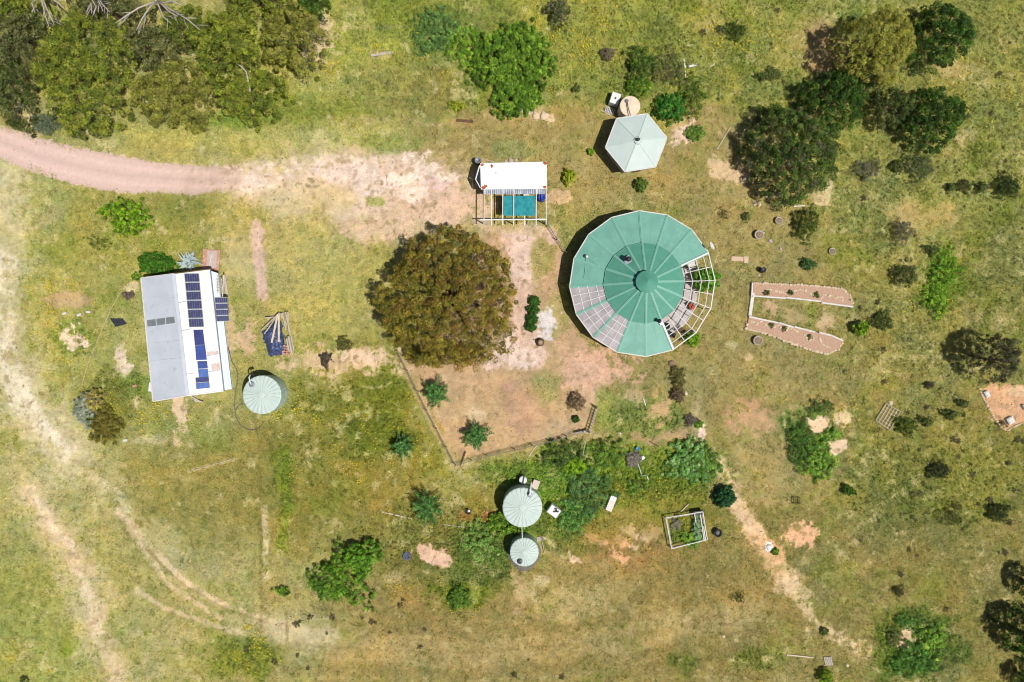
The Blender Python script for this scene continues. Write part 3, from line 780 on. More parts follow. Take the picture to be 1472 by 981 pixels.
# walls, with the wall set back behind the pergola
loop = [(ang[k], 6.3) for k in range(1, 14)] + [(ang[13], 4.1), (ang[14], 4.1), (ang[15], 4.1), (ang[16], 4.1), (ang[1], 4.1)]
mb = MB()
for (a0, r0), (a1, r1) in zip(loop, loop[1:] + loop[:1]):
    p, q = P(a0, r0, 0), P(a1, r1, 0)
    mb.add([p, q, q + Vector((0, 0, hl(r1) - .12)), p + Vector((0, 0, hl(r0) - .12))], [(0, 1, 2, 3)])
mb.build('wall', M['wall'], house)
for k in (2, 4, 6, 8, 9, 11, 12):
    a0, a1 = ang[k], ang[k + 1]
    fr = MB()
    c = PF(a0, a1, .5, 6.33, 1.5); t = (P(a1, 1, 0) - P(a0, 1, 0)).normalized(); rz = math.atan2(t.y, t.x)
    for s in (-1, 1):
        fr.box(c + t * .62 * s, (.07, .09, 1.25), rz); fr.box(c + Vector((0, 0, .62 * s)), (1.31, .088, .07), rz)
    w = fr.build('window', M['white'], house)
    MB().box(c, (1.17, .04, 1.16), rz).build('pane', M['glass'], w)
for k in range(1, 14):
    MB().box(P(ang[k], RE - .22, (hl(RE) - .06) / 2), (.11, .11, hl(RE) - .08), ang[k]).build('post', M['timber_dark'], house)
# deck
mb = MB()
for k in (13, 14, 15, 0):
    a0, a1 = ang[k], ang[k + 1]
    mb.slab([P(a0, 4.12, .42), P(a0, 6.75, .42), P(a1, 6.75, .42), P(a1, 4.12, .42)], .1)
mb.build('deck', M['deck'], house)
mb = MB()
for k in range(1, 13):
    a0, a1 = ang[k], ang[k + 1]
    mb.slab([P(a0, 6.32, .3), P(a0, 7.7, .3), P(a1, 7.7, .3), P(a1, 6.32, .3)], .1)
mb.build('verandah_floor', M['timber'], house)
mb = MB()
for k in (8, 9, 10):
    a0, a1 = ang[k], ang[k + 1]
    for z in (.75, 1.2): mb.bar(P(a0, 7.62, z), P(a1, 7.62, z), .06)
    for q in range(1, 14): mb.bar(PF(a0, a1, q / 14, 7.62, .3), PF(a0, a1, q / 14, 7.62, 1.2), .04)
mb.build('balustrade', M['timber_dark'], house)
# the pergola: rafters, two inner rings, outer beam, its posts
for k in (13, 14, 15, 0):
    a0, a1 = ang[k], ang[k + 1]
    for f in ((0, .5) if k != 13 else (.5,)):
        MB().bar(PF(a0, a1, f, RI + .15, hl(RI) - .2), PF(a0, a1, f, RE - .05, hl(RE)), .08, .1).build('rafter', M['white_dirty'], house)
    mb = MB()
    for r in (5.3, 6.3, 7.2): mb.bar(P(a0, r, hl(r) - .02), P(a1, r, hl(r) - .02), .075, .08)
    mb.build('purlin', M['white_dirty'], house)
    MB().bar(P(a0, RE, hl(RE)), P(a1, RE, hl(RE)), .1, .12).build('fascia_beam', M['white'], house)
for k in (14, 15, 16):
    MB().box(P(ang[k], RE - .1, hl(RE) / 2 - .05), (.09, .09, hl(RE) - .1), ang[k]).build('post', M['white'], house)
for k, w_ in ((1, .16), (13, .18)): MB().bar(P(ang[k], RI, hl(RI) + .1), P(ang[k], RE, hl(RE) + .1), w_, .05).build('edge_flashing', M['white'], house)
# things bolted to the roof
z4 = ZM(795, 295, 4.46)
def roof_at(zx, zy):
    p = z4(zx, zy); x, y = W(*p, 3.2)
    for _ in range(4):
        r = math.hypot(x - RC.x, y - RC.y); h = hu(r) if r < RU else hl(r)
        x, y = W(*p, h)
    return Vector((x, y, h))
p = roof_at(475, 352)
fl = MB().box(p + Vector((0, 0, .06)), (.75, .8, .14), .4).build('flue_flashing', M['grey_metal'], house)
MB().lathe(p, [(.16, 0), (.16, .75), (.28, .78), (.28, .95), (.05, 1.08)], 16).build('flue', M['dark_metal'], fl)
p = roof_at(214, 332)
v = MB().lathe(p, [(.13, -.05), (.13, .35), (.2, .37), (.06, .5)], 14).build('vent_pipe', M['white'], house)
MB().bar(roof_at(222, 338) + Vector((0, 0, .06)), roof_at(330, 418) + Vector((0, 0, .06)), .07).build('conduit', M['green_ridge'], house)
MB().bar(roof_at(212, 340) + Vector((0, 0, .05)), roof_at(200, 470) + Vector((0, 0, .05)), .05).build('conduit', M['green_ridge'], house)
p = roof_at(672, 745)
MB().lathe(p, [(.12, -.1), (.12, .7), (.22, .72), (.22, .88), (.04, .95)], 14).build('flue', M['black'], house)
MB().box(roof_at(690, 752) + Vector((0, 0, .08)), (.42, .6, .14), .5).build('flue_flashing', M['white'], house)
p = roof_at(985, 285)
dish = MB().tube([p, p + Vector((.15, .1, .7))], .03, 6).build('satellite_mount', M['grey_metal'], house)
ax = Vector((.75, .35, .55)).normalized(); c = p + Vector((.25, .22, .75)); u = ax.cross(Vector((0, 0, 1))).normalized(); w = ax.cross(u)
mb = MB(); vs, fs = [], []
for j, (r, d) in enumerate(((.02, 0), (.34, .045), (.6, .14))):
    for q in range(20): vs.append(c + (u * math.cos(q * .3142) * .75 + w * math.sin(q * .3142)) * r + ax * d)
for j in range(2):
    for q in range(20): fs.append((j * 20 + q, j * 20 + (q + 1) % 20, (j + 1) * 20 + (q + 1) % 20, (j + 1) * 20 + q))
mb.add(vs, fs, True); MB_d = mb.build('satellite_dish', M['white'], dish)
MB().bar(c - w * .3, c + ax * .75, .04).build('feed_arm', M['white_dirty'], dish)

# things on the pergola deck
def chair_mb(c, rz, seat=.45, w=.52):
    mb = MB(); co, si = math.cos(rz), math.sin(rz)
    def T(x, y, z): return (c[0] + x * co - y * si, c[1] + x * si + y * co, c[2] + z)
    return T
def make_chair(px, py, zb, rz, m, label):
    x, y = W(px, py, zb + .4); root = thing('deck_chair', (x, y, zb), label, 'chair')
    T = chair_mb((x, y, zb), rz)
    MB().box(T(0, 0, .44), (.52, .5, .05), rz).build('seat', m, root)
    MB().bar(T(0, .24, .44), T(0, .42, .98), .5, .04).build('backrest', m, root)
    for a in (-1, 1):
        for b in (-1, 1): MB().bar(T(a * .22, b * .2, 0), T(a * .22, b * .2, .42), .045).build('leg', M['dark_metal'], root)
        MB().bar(T(a * .27, -.22, .64), T(a * .27, .3, .66), .05).build('armrest', M['timber_dark'], root)
    return root
make_chair(*z4(890, 655), .42, .5, M['red'], 'red backed chair in the middle of the pergola deck')
make_chair(*z4(822, 800), .42, 2.3, M['timber_dark'], 'brown wooden chair at the south end of the pergola deck')
make_chair(*z4(770, 835), .42, 1.2, M['dark_cloth'], 'dark chair between the brown chair and the green roof edge')
x, y = W(*z4(728, 776), 1.2)
root = thing('kettle_barbecue', (x, y, .42), 'round black kettle barbecue on the deck beside the green roof edge', 'barbecue')
MB().lathe((x, y, .42), [(.1, .45), (.3, .6), (.36, .78), (.34, .82)], 24).build('bowl', M['black'], root)
MB().lathe((x, y, .42), [(.37, .825), (.33, .95), (.18, 1.04), (.03, 1.06)], 24).build('lid', M['dark_metal'], root)
MB().lathe((x, y, 1.48), [(.05, 0), (.05, .05)], 10).build('handle', M['grey_metal'], root)
for a in range(3):
    MB().bar((x + .3 * math.cos(a * 2.09), y + .3 * math.sin(a * 2.09), .42), (x + .18 * math.cos(a * 2.09), y + .18 * math.sin(a * 2.09), 1.0), .04).build('leg', M['grey_metal'], root)
x, y = W(*z4(895, 385), 1.1)
root = thing('deck_table', (x, y, .42), 'small pale table at the north end of the pergola deck', 'table')
MB().box((x, y, 1.14), (1.1, .7, .05), .35).build('tabletop', M['white_dirty'], root)
for a, b in ((-1, -1), (1, -1), (1, 1), (-1, 1)):
    MB().bar((x + a * .42, y + b * .28 + a * .12, .42), (x + a * .42, y + b * .28 + a * .12, 1.12), .05).build('leg', M['timber_dark'], root)

# --- the hexagonal hut ----------------------------------------------
HC = Vector((*W(914.5, 205.4, 2.5), 0)); HR = 3.34
hut = thing('hexagonal_hut', HC, 'six sided hut with pale grey green roof and central flue', 'hut')
ha = [math.radians(9 + 60 * k) for k in range(7)]
def Q(a, r, h): return Vector((HC.x + r * math.cos(a), HC.y + r * math.sin(a), h))
apex = Q(0, 0, 3.45)
for k in range(6):
    MB().slab([Q(ha[k], .12, 3.42), Q(ha[k], HR, 2.5), Q(ha[k + 1], HR, 2.5), Q(ha[k + 1], .12, 3.42)], .05).build('roof_panel', M['hex_roof'], hut)
    MB().bar(Q(ha[k], .3, 3.385), Q(ha[k], HR, 2.53), .11, .03).build('ridge_cap', M['hex_roof'], hut)
    MB().bar(Q(ha[k], HR + .04, 2.45), Q(ha[k + 1], HR + .04, 2.45), .12, .12).build('gutter', M['white_dirty'], hut)
mb = MB()
for k in range(6):
    p, q = Q(ha[k], 2.95, 0), Q(ha[k + 1], 2.95, 0); up = Vector((0, 0, 2.55))
    mb.add([p, q, q + up, p + up], [(0, 1, 2, 3)])
mb.build('wall', M['wall_pale'], hut)
for k in (3, 4, 5):
    c = Q(ha[k], 2.97, 1.3).lerp(Q(ha[k + 1], 2.97, 1.3), .5); t = (Q(ha[k + 1], 1, 0) - Q(ha[k], 1, 0)).normalized(); rz = math.atan2(t.y, t.x)
    if k == 4:
        d = MB().box((c.x, c.y, 1.02), (.9, .07, 2.04), rz).build('door', M['timber_dark'], hut)
        MB().box(Vector((c.x, c.y, 1.0)) + t * .36 + Vector((math.sin(rz), -math.cos(rz), 0)) * .06, (.12, .06, .04), rz).build('handle', M['grey_metal'], d)
    else:
        fr = MB()
        for s in (-1, 1):
            fr.box(c + t * .55 * s, (.06, .08, 1.0), rz); fr.box(c + Vector((0, 0, .5 * s)), (1.16, .078, .06), rz)
        w = fr.build('window', M['white'], hut); MB().box(c, (1.04, .04, .94), rz).build('pane', M['glass'], w)
fl = MB().lathe(apex - Vector((0, 0, .12)), [(.44, 0), (.38, .08), (.24, .14)], 24).build('flue_collar', M['tank_roof'], hut)
MB().lathe(apex, [(.12, 0), (.12, .25), (.18, .27), (.18, .34), (.04, .38)], 16).build('flue', M['dark_metal'], fl)

# --- water tanks -----------------------------------------------------
def tank(px, py, r, h, label, mwall, mroof, ribs=24, rise=.22, hatch=None, hz=(0.0, 1.0)):
    x, y = W(px, py, h); root = thing('water_tank', (x, y, 0), label, 'water tank')
    prof = [(r, .0)]
    z = .25
    while z < h - .2: prof += [(r, z - .04), (r * .985, z), (r, z + .04)]; z += .38
    prof += [(r, h)]
    MB().lathe((x, y, 0), prof, 56).build('shell', mwall, root)
    n = ribs * 8; hh = max(.02, rise * .2)
    def zf(k, j):
        ph = (k % 8) / 8.0; b = (1.0 if ph < .5 else 0.0)
        return hh * b * (0, 1, 1, .6, 0, 0, 0)[min(j, 6)]
    MB().lathe((x, y, h), [(r * 1.015, 0), (r * .97, rise * .08 + .02), (r * .6, rise * .5), (r * .2, rise * .9), (r * .16, rise * 1.05), (r * .12, rise * 1.15), (.02, rise * 1.17)], n, zfun=zf, smooth=False).build('roof', mroof, root)
    return root, Vector((x, y, 0))
t1, c1 = tank(376.6, 567.8, 2.06, 2.4, 'pale green ribbed water tank beside the solar panelled shed', M['tank_green'], M['tank_roof'])
z3 = ZM(190, 350, 3.775)
p = W3(*z3(650, 765), 2.5)
s = MB().lathe(p, [(.3, 0), (.3, .14), (.22, .15)], 20).build('strainer', M['grey_metal'], t1)
mb = MB().tube([p + Vector((0, 0, .1)), p + Vector((0, .1, .4)), p + Vector((-.15, .75, .45)), p + Vector((-.1, 1.1, .1))], .07, 8); mb.build('inlet_pipe', M['white'], t1)
MB().box(p + Vector((.1, 1.05, .1)), (.4, .25, .22), .3).build('bracket', M['black'], t1)
z5 = ZM(680, 670, 1349 / 220)
t2, c2 = tank(*z5(435, 366), 2.12, 2.4, 'pale green water tank, the bigger of the joined pair, with inlet pipe', M['tank_green'], M['tank_roof'])
p = W3(*z5(502, 254), 2.5)
MB().lathe(p, [(.27, 0), (.27, .12), (.2, .13)], 20).build('strainer', M['grey_metal'], t2)
MB().tube([p + Vector((-.15, 0, .35)), p + Vector((0, .2, .42)), W3(*z5(514, 140), 2.7)], .09, 8).build('inlet_pipe', M['white'], t2)
t3, c3 = tank(*z5(452, 760), 1.54, 2.0, 'small pale green water tank with a dark hatch, joined to the bigger tank', M['tank_green'], M['tank_roof'])
p = W3(*z5(412, 838), 2.08)
MB().lathe(p, [(.3, -.05), (.3, .1), (.24, .13)], 24).build('hatch', M['dark_metal'], t3)
mb = MB().tube([W3(*z5(430, 530), 2.2), W3(*z5(434, 640), 2.1)], .05, 8); single('link_pipe', mb, M['white'], 'thin white pipe running between the two joined green tanks', 'pipe')
x, y = W(*z5(450, 775)); single('tank_pad', MB().lathe((x, y, 0), [(1.85, 0), (1.8, .08), (.1, .081)], 40, rfun=lambda a: 1 + .05 * math.sin(3 * a)), mat('dark gravel pad', (128, 120, 108), .95, var=.25, scale=7, bump=.5), 'dark gravel pad under the small green tank', 'gravel pad')
z7 = ZM(840, 120, 7.006)
t4, c4 = tank(*z7(460, 230), 1.10, 2.0, 'cream coloured water tank tucked against the hexagonal hut', M['tank_tan'], M['tank_tan'], ribs=6, rise=.1)
p = W3(*z7(428, 178), 2.15)
MB().lathe(p, [(.2, -.04), (.2, .07), (.15, .08)], 20).build('hatch', M['grey_metal'], t4)
MB().tube([p + Vector((0, 0, .1)), W3(*z7(440, 240), 2.3), W3(*z7(468, 335), 2.45)], .05, 8).build('inlet_pipe', M['timber_dark'], t4)
# intermediate bulk containers
def tote(px, py, rz, label, fold=False):
    x, y = W(px, py, 1.05); root = thing('bulk_container', (x, y, 0), label, 'water container')
    MB().box((x, y, .6), (1.0, 1.25, .9), rz, taper=.97).build('bottle', M['white'], root)
    MB().lathe((x, y, 1.05), [(.1, 0), (.1, .06)], 12).build('cap', M['dark_metal'], root)
    mb = MB(); co, si = math.cos(rz), math.sin(rz)
    def T(a, b, z): return (x + a * co - b * si, y + a * si + b * co, z)
    for z in (.2, .45, .7, .95):
        q = [T(-.53, -.66, z), T(.53, -.66, z), T(.53, .66, z), T(-.53, .66, z)]
        for i in range(4): mb.bar(q[i], q[(i + 1) % 4], .025)
    for a in (-.53, -.2, .2, .53):
        for b in (-.66, .66): mb.bar(T(a, b, .1), T(a, b, 1.02), .025)
    mb.build('cage', M['grey_metal'], root)
    mb = MB()
    for b in (-.5, 0, .5): mb.box(T(0, b, .06), (1.05, .12, .1), rz)
    mb.build('pallet', M['timber'], root)
    if fold:
        mb = MB()
        for a, b in ((.25, -.35), (.1, -.1), (.32, .1), (.2, -.22), (.35, -.05)): mb.rock(T(a, b, 1.03), .13, int(a * 100 + b * 10) + 50, .4)
        mb.build('dead_leaves', M['black'], root)
    return root
tote(*z7(313, 150), -.32, 'white plastic bulk container standing west of the cream tank')
tote(*z5(714, 402), .95, 'white bulk container with dark scraps on top beside the large green tank', True)
x, y = W(*z7(255, 265), .2)
root = thing('pallet', (x, y, 0), 'pale slatted pallet on the ground below the white bulk container', 'pallet')
for i in range(6): MB().box((x - .45 + .18 * i, y + .02 - .06 * i, .22), (.1, .62, .03), -.32).build('slat', M['white_dirty'], root)
for b in (-.25, .25): MB().bar((x - .55, y + b + .2, .1), (x + .5, y + b - .15, .1), .08).build('bearer', M['timber'], root)
mb = MB().bar(W3(*z7(170, 272), .06), W3(*z7(268, 322), .06), .09, .05); single('board', mb, M['plank'], 'pale yellowish board lying beside the slatted pallet', 'board')
# white drum and box behind the large tank, fridge in the weeds
x, y = W(*z5(440, 126), .9)
root = thing('drum', (x, y, 0), 'white lidded drum just north of the large green tank', 'drum')
MB().lathe((x, y, 0), [(.38, 0), (.42, .1), (.4, .3), (.42, .5), (.4, .7), (.41, .85)], 24).build('body', M['white_dirty'], root)
MB().lathe((x, y, .85), [(.44, 0), (.44, .06), (.36, .09)], 24).build('lid', M['white'], root)
x, y = W(*z5(552, 165), .55)
root = thing('pump_box', (x, y, 0), 'pinkish white pump cover beside the inlet pipe of the large tank', 'pump box')
MB().box((x, y, .25), (.66, .9, .5), -.35).build('cabinet', M['white_dirty'], root); MB().box((x, y, .53), (.74, .98, .05), -.35).build('lid', mat('pinkish lid', (226, 204, 188), .7, var=.1), root)
x, y = W(*z5(1218, 332), .5)
root = thing('fridge', (x, y, 0), 'old white fridge lying on its back at the edge of the weeds', 'fridge')
MB().box((x, y, .27), (.72, 1.7, .54), -.38).build('cabinet', M['white_dirty'], root)
MB().box((x - .12, y - .3, .575), (.7, 1.05, .05), -.38).build('door', mat('pinkish white enamel', (236, 218, 210), .5, var=.06), root)
MB().box((x + .21, y + .53, .575), (.7, .58, .05), -.38).build('door', M['white'], root)
# --- carport ----------------------------------------------------------
z8 = ZM(670, 220, 8.173)
def Z8(zx, zy, h): return W3(*z8(zx, zy), h)
x, y = W(738, 253, 2.7); CP = Vector((x, y, 0))
shed = thing('carport', CP, 'white roofed carport with rusty corners and a slatted pergola on its south side', 'carport')
A, B, C_, D_ = Z8(165, 120, 2.7), Z8(948, 104, 2.7), Z8(948, 422, 2.5), Z8(175, 430, 2.5)
MB().slab([D_, C_, B, A], .05).build('roof', M['white_roof'], shed)
for q, (dx, dy) in zip((A, B, C_, D_), ((.28, -.22), (-.28, -.22), (-.28, .22), (.28, .22))):
    c = q + Vector((dx * .8, dy * .8, .025 + (.0 if dy > 0 else -.015)))
    mb = MB(); rg = random.Random(int(dx * 100 + dy * 1000)); n = 9
    top = [c + Vector((math.cos(i * 6.283 / n) * .3 * rg.uniform(.35, 1), math.sin(i * 6.283 / n) * .22 * rg.uniform(.35, 1), .004)) for i in range(n)]
    mb.slab(top, .02); mb.build('rust_patch', M['rust'], shed)
for (zx, zy, rx, ry) in ((300, 150, .22, .34), (225, 395, .3, .32), (350, 235, .08, .08)):
    c = Z8(zx, zy, 2.69 if zy < 300 else 2.55); t_ = (zy - 120) / 310
    c.z = 2.7 - .2 * t_ + .012
    rg = random.Random(zx); top = [c + Vector((math.cos(i * .698) * rx * rg.uniform(.3, 1), math.sin(i * .698) * ry * rg.uniform(.3, 1), .004)) for i in range(9)]
    MB().slab(top, .02).build('rust_patch', M['rust'], shed)
mb = MB()
E0, E1 = Z8(205, 462, 2.2), Z8(945, 462, 2.2); n = 30
vs, fs = [], []
for i in range(n * 2 + 1):
    p = E0.lerp(E1, i / (2 * n)); z = .07 if i % 2 else -.07
    vs += [p + Vector((0, .42, .12 + z)), p + Vector((0, -.22, z))]
for i in range(n * 2): fs.append((2 * i, 2 * i + 1, 2 * i + 3, 2 * i + 2))
mb.add(vs, fs); mb.build('corrugated_awning', mat('grey corrugated iron', (188, 196, 212), .5, var=.3, scale=2.5, rgb2=(226, 228, 232)), shed)
# dark triangular end flap with white edge bars
T0, T1, T2 = Z8(160, 150, 2.55), Z8(112, 312, 2.3), Z8(168, 415, 2.45)
MB().slab([T0, T1, T2], .03).build('end_flap', M['dark_cloth'], shed)
MB().bar(T0 + Vector((0, 0, .05)), T1 + Vector((0, 0, .05)), .12, .06).build('edge_bar', M['white'], shed); MB().bar(T2 + Vector((0, 0, .05)), T1 + Vector((0, 0, .05)), .1, .06).build('edge_bar', M['white'], shed)
MB().bar(Z8(40, 292, 0.9), Z8(84, 314, 1.2), .06).build('stay', M['white_dirty'], shed)
for i, zx in enumerate((212, 300, 432, 560, 690, 825, 942)):
    hz_ = 2.12 if zx == 690 else 2.32; MB().bar(Z8(zx, 430, hz_), Z8(zx - 2 if zx < 900 else zx, 852 if zx != 942 else 842, hz_), .1, .1).build('rafter', M['white'] if i % 3 else M['white_dirty'], shed)
MB().bar(Z8(165, 786, 2.42), Z8(950, 782, 2.42), .13, .1).build('cross_beam', M['white'], shed)
for zx, zy in ((212, 800), (560, 800), (942, 800), (212, 440), (942, 440), (190, 135), (930, 125)):
    p = Z8(zx, zy, 2.3); MB().box((p.x, p.y, 1.12), (.1, .1, 2.24)).build('post', M['timber'], shed)
mb = MB(); vs, fs = [], []
for i in range(25):
    for j in range(15):
        p = Z8(442 + 373 * i / 24, 505 + 233 * j / 14, 2.22)
        vs.append(p + Vector((0, 0, .03 * math.sin(i * .7 + 1.3 * math.sin(j * .9)) + .02 * math.sin(j * 2.1))))
for i in range(24):
    for j in range(14): fs.append((i * 15 + j, i * 15 + j + 1, (i + 1) * 15 + j + 1, (i + 1) * 15 + j))
mb.add(vs, fs, True); mb.build('shade_cloth', M['cloth'], shed)
mb = MB()
for zz in (2.3,): mb.add([Z8(190, 130, 2.6), Z8(930, 118, 2.6), Vector((*Z8(930, 118, 2.6).xy, 0)), Vector((*Z8(190, 130, 2.6).xy, 0))], [(0, 1, 2, 3)])
mb.build('wall', M['zinc'], shed)
def barrel(px, py, r, h, m, label, mlid=None, cat='barrel', name='barrel', bung=True):
    x, y = W(px, py, h); root = thing(name, (x, y, 0), label, cat)
    MB().lathe((x, y, 0), [(r * .92, 0), (r, .12 * h), (r * .96, .3 * h), (r, .5 * h), (r * .96, .7 * h), (r, .88 * h), (r * .93, h)], 28).build('body', m, root)
    MB().lathe((x, y, h), [(r * .95, 0), (r * .95, .04), (r * .85, .045), (r * .84, .02), (.02, .02)], 28).build('lid', mlid or m, root)
    if bung: MB().lathe((x + r * .45, y, h + .02), [(r * .16, 0), (r * .16, .05)], 10).build('bung', M['black'], root)
    return root
barrel(*z8(890, 522), .42, .95, M['blue'], 'blue plastic barrel under the pergola corner of the carport')
barrel(*z8(137, 88), .36, 1.0, M['dark_metal'], 'dark grey bin with a pale lid at the carport north west corner', M['grey_metal'], 'bin', 'bin')
x, y = Z8(705, 484, .8).xy
root = thing('washing_machine', (x, y, 0), 'white appliance standing under the corrugated awning of the carport', 'washing machine')
MB().box((x, y, .42), (.6, .58, .84)).build('cabinet', M['white'], root); MB().box((x, y, .86), (.56, .5, .03)).build('lid', M['white_dirty'], root)
mb = MB().bar(Z8(215, 78, .05), Z8(325, 104, .05), .09, .05); single('board', mb, M['timber'], 'thin grey board lying against the north wall of the carport', 'board')
mb = MB()
for zx, zy, r in ((520, 92, .28), (590, 88, .22), (470, 100, .2)): mb.rock(Z8(zx, zy, 0), r, zx, .7)
single('rock_heap', mb, M['stone2'], 'small heap of dark stones behind the white carport', 'stones')
# --- the long shed with solar panels ----------------------------------
hE, hR, hL = 2.6, 3.75, 2.2
TL, BL = W3(203.2, 399.8, hE), W3(220.5, 577.3, hE)
RT_, RB = W3(249.6, 393.7, hR), W3(269.8, 568.8, hR)
TR, BR = W3(301.3, 387.1, hE + .1), W3(321.2, 562.3, hE + .1)
LT0, LT1, LB0, LB1 = W3(302.3, 389.5, 2.5), W3(313.5, 393, hL), W3(321.3, 561, 2.5), W3(333.2, 559.8, hL)
cen = (TL + BR) / 2; SH = Vector((cen.x, cen.y, 0))
shd = thing('long_shed', SH, 'long gabled shed with pale zinc roof carrying blue solar panels', 'shed')
nW = (BL - TL).cross(RT_ - TL).normalized(); nW = nW if nW.z > 0 else -nW
nE = (BR - TR).cross(RT_ - TR).normalized(); nE = nE if nE.z > 0 else -nE
nL = (LB1 - LT1).cross(LT0 - LT1).normalized(); nL = nL if nL.z > 0 else -nL
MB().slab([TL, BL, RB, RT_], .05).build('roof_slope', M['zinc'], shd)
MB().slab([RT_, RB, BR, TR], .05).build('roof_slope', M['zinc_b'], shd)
MB().slab([LT0, LB0, LB1, LT1], .05).build('lean_to_roof', M['pale_blue'], shd)
MB().bar(RT_ + Vector((0, 0, .03)), RB + Vector((0, 0, .03)), .34, .05).build('ridge_cap', M['zinc'], shd)
MB().bar(BL + Vector((0, 0, .01)) + nW * .02, RB + nW * .02, .12, .06).build('barge_board', M['white'], shd); MB().bar(RB + nE * .02, BR + nE * .02, .12, .06).build('barge_board', M['white'], shd)
MB().bar(TL + nW * .02, RT_ + nW * .02, .1, .06).build('barge_board', M['white_dirty'], shd); MB().bar(RT_ + nE * .02, TR + nE * .02, .1, .06).build('barge_board', M['timber_dark'], shd)
MB().bar(TL + Vector((-.06, 0, -.05)), BL + Vector((-.06, 0, -.05)), .12, .1).build('gutter', M['white_dirty'], shd)
MB().bar(TR + Vector((.04, 0, -.08)), BR + Vector((.04, 0, -.08)), .1, .1).build('gutter', M['grey_metal'], shd)
# lapped sheet joints on the bright slope
for (a, b) in (((245, 325), (300, 312)), ((256, 478), (318, 464)), ((282, 712), (342, 704)), ((360, 705), (470, 690)), ((400, 612), (465, 600))):
    q = on_plane([z3(*a), z3(*b)], TR, nE, .02); MB().bar(q[0], q[1], .05, .02).build('sheet_joint', M['grey_metal'], shd)
for (a, b) in (((82, 545), (262, 528)), ((92, 640), (275, 622)), ((60, 300), (240, 280))):
    q = on_plane([z3(*a), z3(*b)], TL, nW, .012); MB().bar(q[0], q[1], .05, .015).build('sheet_joint', M['zinc'], shd)
# walls
ins = .25
def inward(p): 
    d = Vector((SH.x - p.x, SH.y - p.y, 0)); return Vector((p.x, p.y, 0)) + d.normalized() * ins
a, b, c, d = inward(TL), inward(BL), inward(BR), inward(TR)
rt, rb = Vector((*RT_.xy, 0)) + (BL - TL).normalized() * ins, Vector((*RB.xy, 0)) - (BL - TL).normalized() * ins
U = lambda p, h: Vector((p.x, p.y, h))
mb = MB()
mb.add([a, b, U(b, hE - .03), U(a, hE - .03)], [(0, 1, 2, 3)]); mb.add([c, d, U(d, hE), U(c, hE)], [(0, 1, 2, 3)])
mb.add([b, rb, c, U(c, hE), U(rb, hR - .12), U(b, hE - .03)], [(0, 1, 2, 3, 4, 5)]); mb.add([d, rt, a, U(a, hE - .03), U(rt, hR - .12), U(d, hE)], [(0, 1, 2, 3, 4, 5)])
mb.build('wall', M['wall_pale'], shd)
p, q = Vector((*LT1.xy, 0)), Vector((*LB1.xy, 0))
mb = MB(); off = Vector((-.75, 0, 0)); mb.add([p + off, q + off, U(q + off, hL - .06), U(p + off, hL - .06)], [(0, 1, 2, 3)])
mb.add([q + off, U(LB0, 0), U(LB0, 2.4), U(q + off, hL - .06)], [(0, 1, 2, 3)]); mb.build('wall', M['pale_blue'], shd)
# solar panels lying on the slopes
def panel(corners, q0, nrm, m, frame=True, lift=.1, name='solar_panel'):
    t = on_plane(corners, q0, nrm, lift)
    if (t[1] - t[0]).cross(t[2] - t[1]).z < 0: t = [t[0], t[3], t[2], t[1]]
    mb = MB().slab(t, .045)
    o = mb.build(name, m, shd, uvs=[(0, 0), (1, 0), (1, 1), (0, 1)])
    if frame:
        fb = MB()
        for i in range(4): fb.bar(t[i] - nrm * .018, t[(i + 1) % 4] - nrm * .018, .05, .06)
        fb.build('frame', M['grey_metal'], o)
    return o
def lerp2(a, b, f): return (a[0] + (b[0] - a[0]) * f, a[1] + (b[1] - a[1]) * f)
l0, r0, l1, r1 = (285, 166), (361, 165), (313, 460), (389, 458)
for i in range(6):
    f0, f1 = i / 6, (i + .9) / 6
    panel([z3(*lerp2(l0, l1, f0)), z3(*lerp2(r0, r1, f0)), z3(*lerp2(r0, r1, f1)), z3(*lerp2(l0, l1, f1))], TR, nE, M['cells'])
cells3 = mat_cells('mid blue solar cells', (62, 98, 170), (90, 130, 195), 8, 3, gap=.07)
cells4 = mat_cells('deep blue solar cells', (36, 46, 112), (56, 74, 150), 8, 5, gap=.08)
for cs, m in ((((333, 471), (384, 470), (394, 551), (341, 553)), cells4), (((342, 555), (395, 553), (405, 632), (348, 634)), M['cells_blue']),
              (((354, 641), (406, 640), (410, 679), (358, 681)), M['cells_blue']), (((358, 685), (410, 683), (415, 724), (363, 727)), cells3),
              (((344, 730), (415, 725), (417, 751), (346, 757)), cells4), (((346, 760), (418, 754), (421, 784), (349, 791)), cells3)):
    panel([z3(*c) for c in cs], TR, nE, m, frame=False)
l0, r0, l1, r1 = (449, 295), (516, 294), (461, 427), (526, 425)
for i in range(4):
    f0, f1 = i / 4, (i + .92) / 4
    panel([z3(*lerp2(l0, l1, f0)), z3(*lerp2(r0, r1, f0)), z3(*lerp2(r0, r1, f1)), z3(*lerp2(l0, l1, f1))], LT1, nL, M['cells'], lift=.16)
for i in range(3):
    f0, f1 = i / 3 + .01, (i + .93) / 3
    a0, b0, a1, b1 = (80, 418), (232, 398), (83, 453), (235, 432)
    panel([z3(*lerp2(a0, b0, f0)), z3(*lerp2(a0, b0, f1)), z3(*lerp2(a1, b1, f1)), z3(*lerp2(a1, b1, f0))], TL, nW, M['skylight'], frame=False, lift=.03, name='skylight')
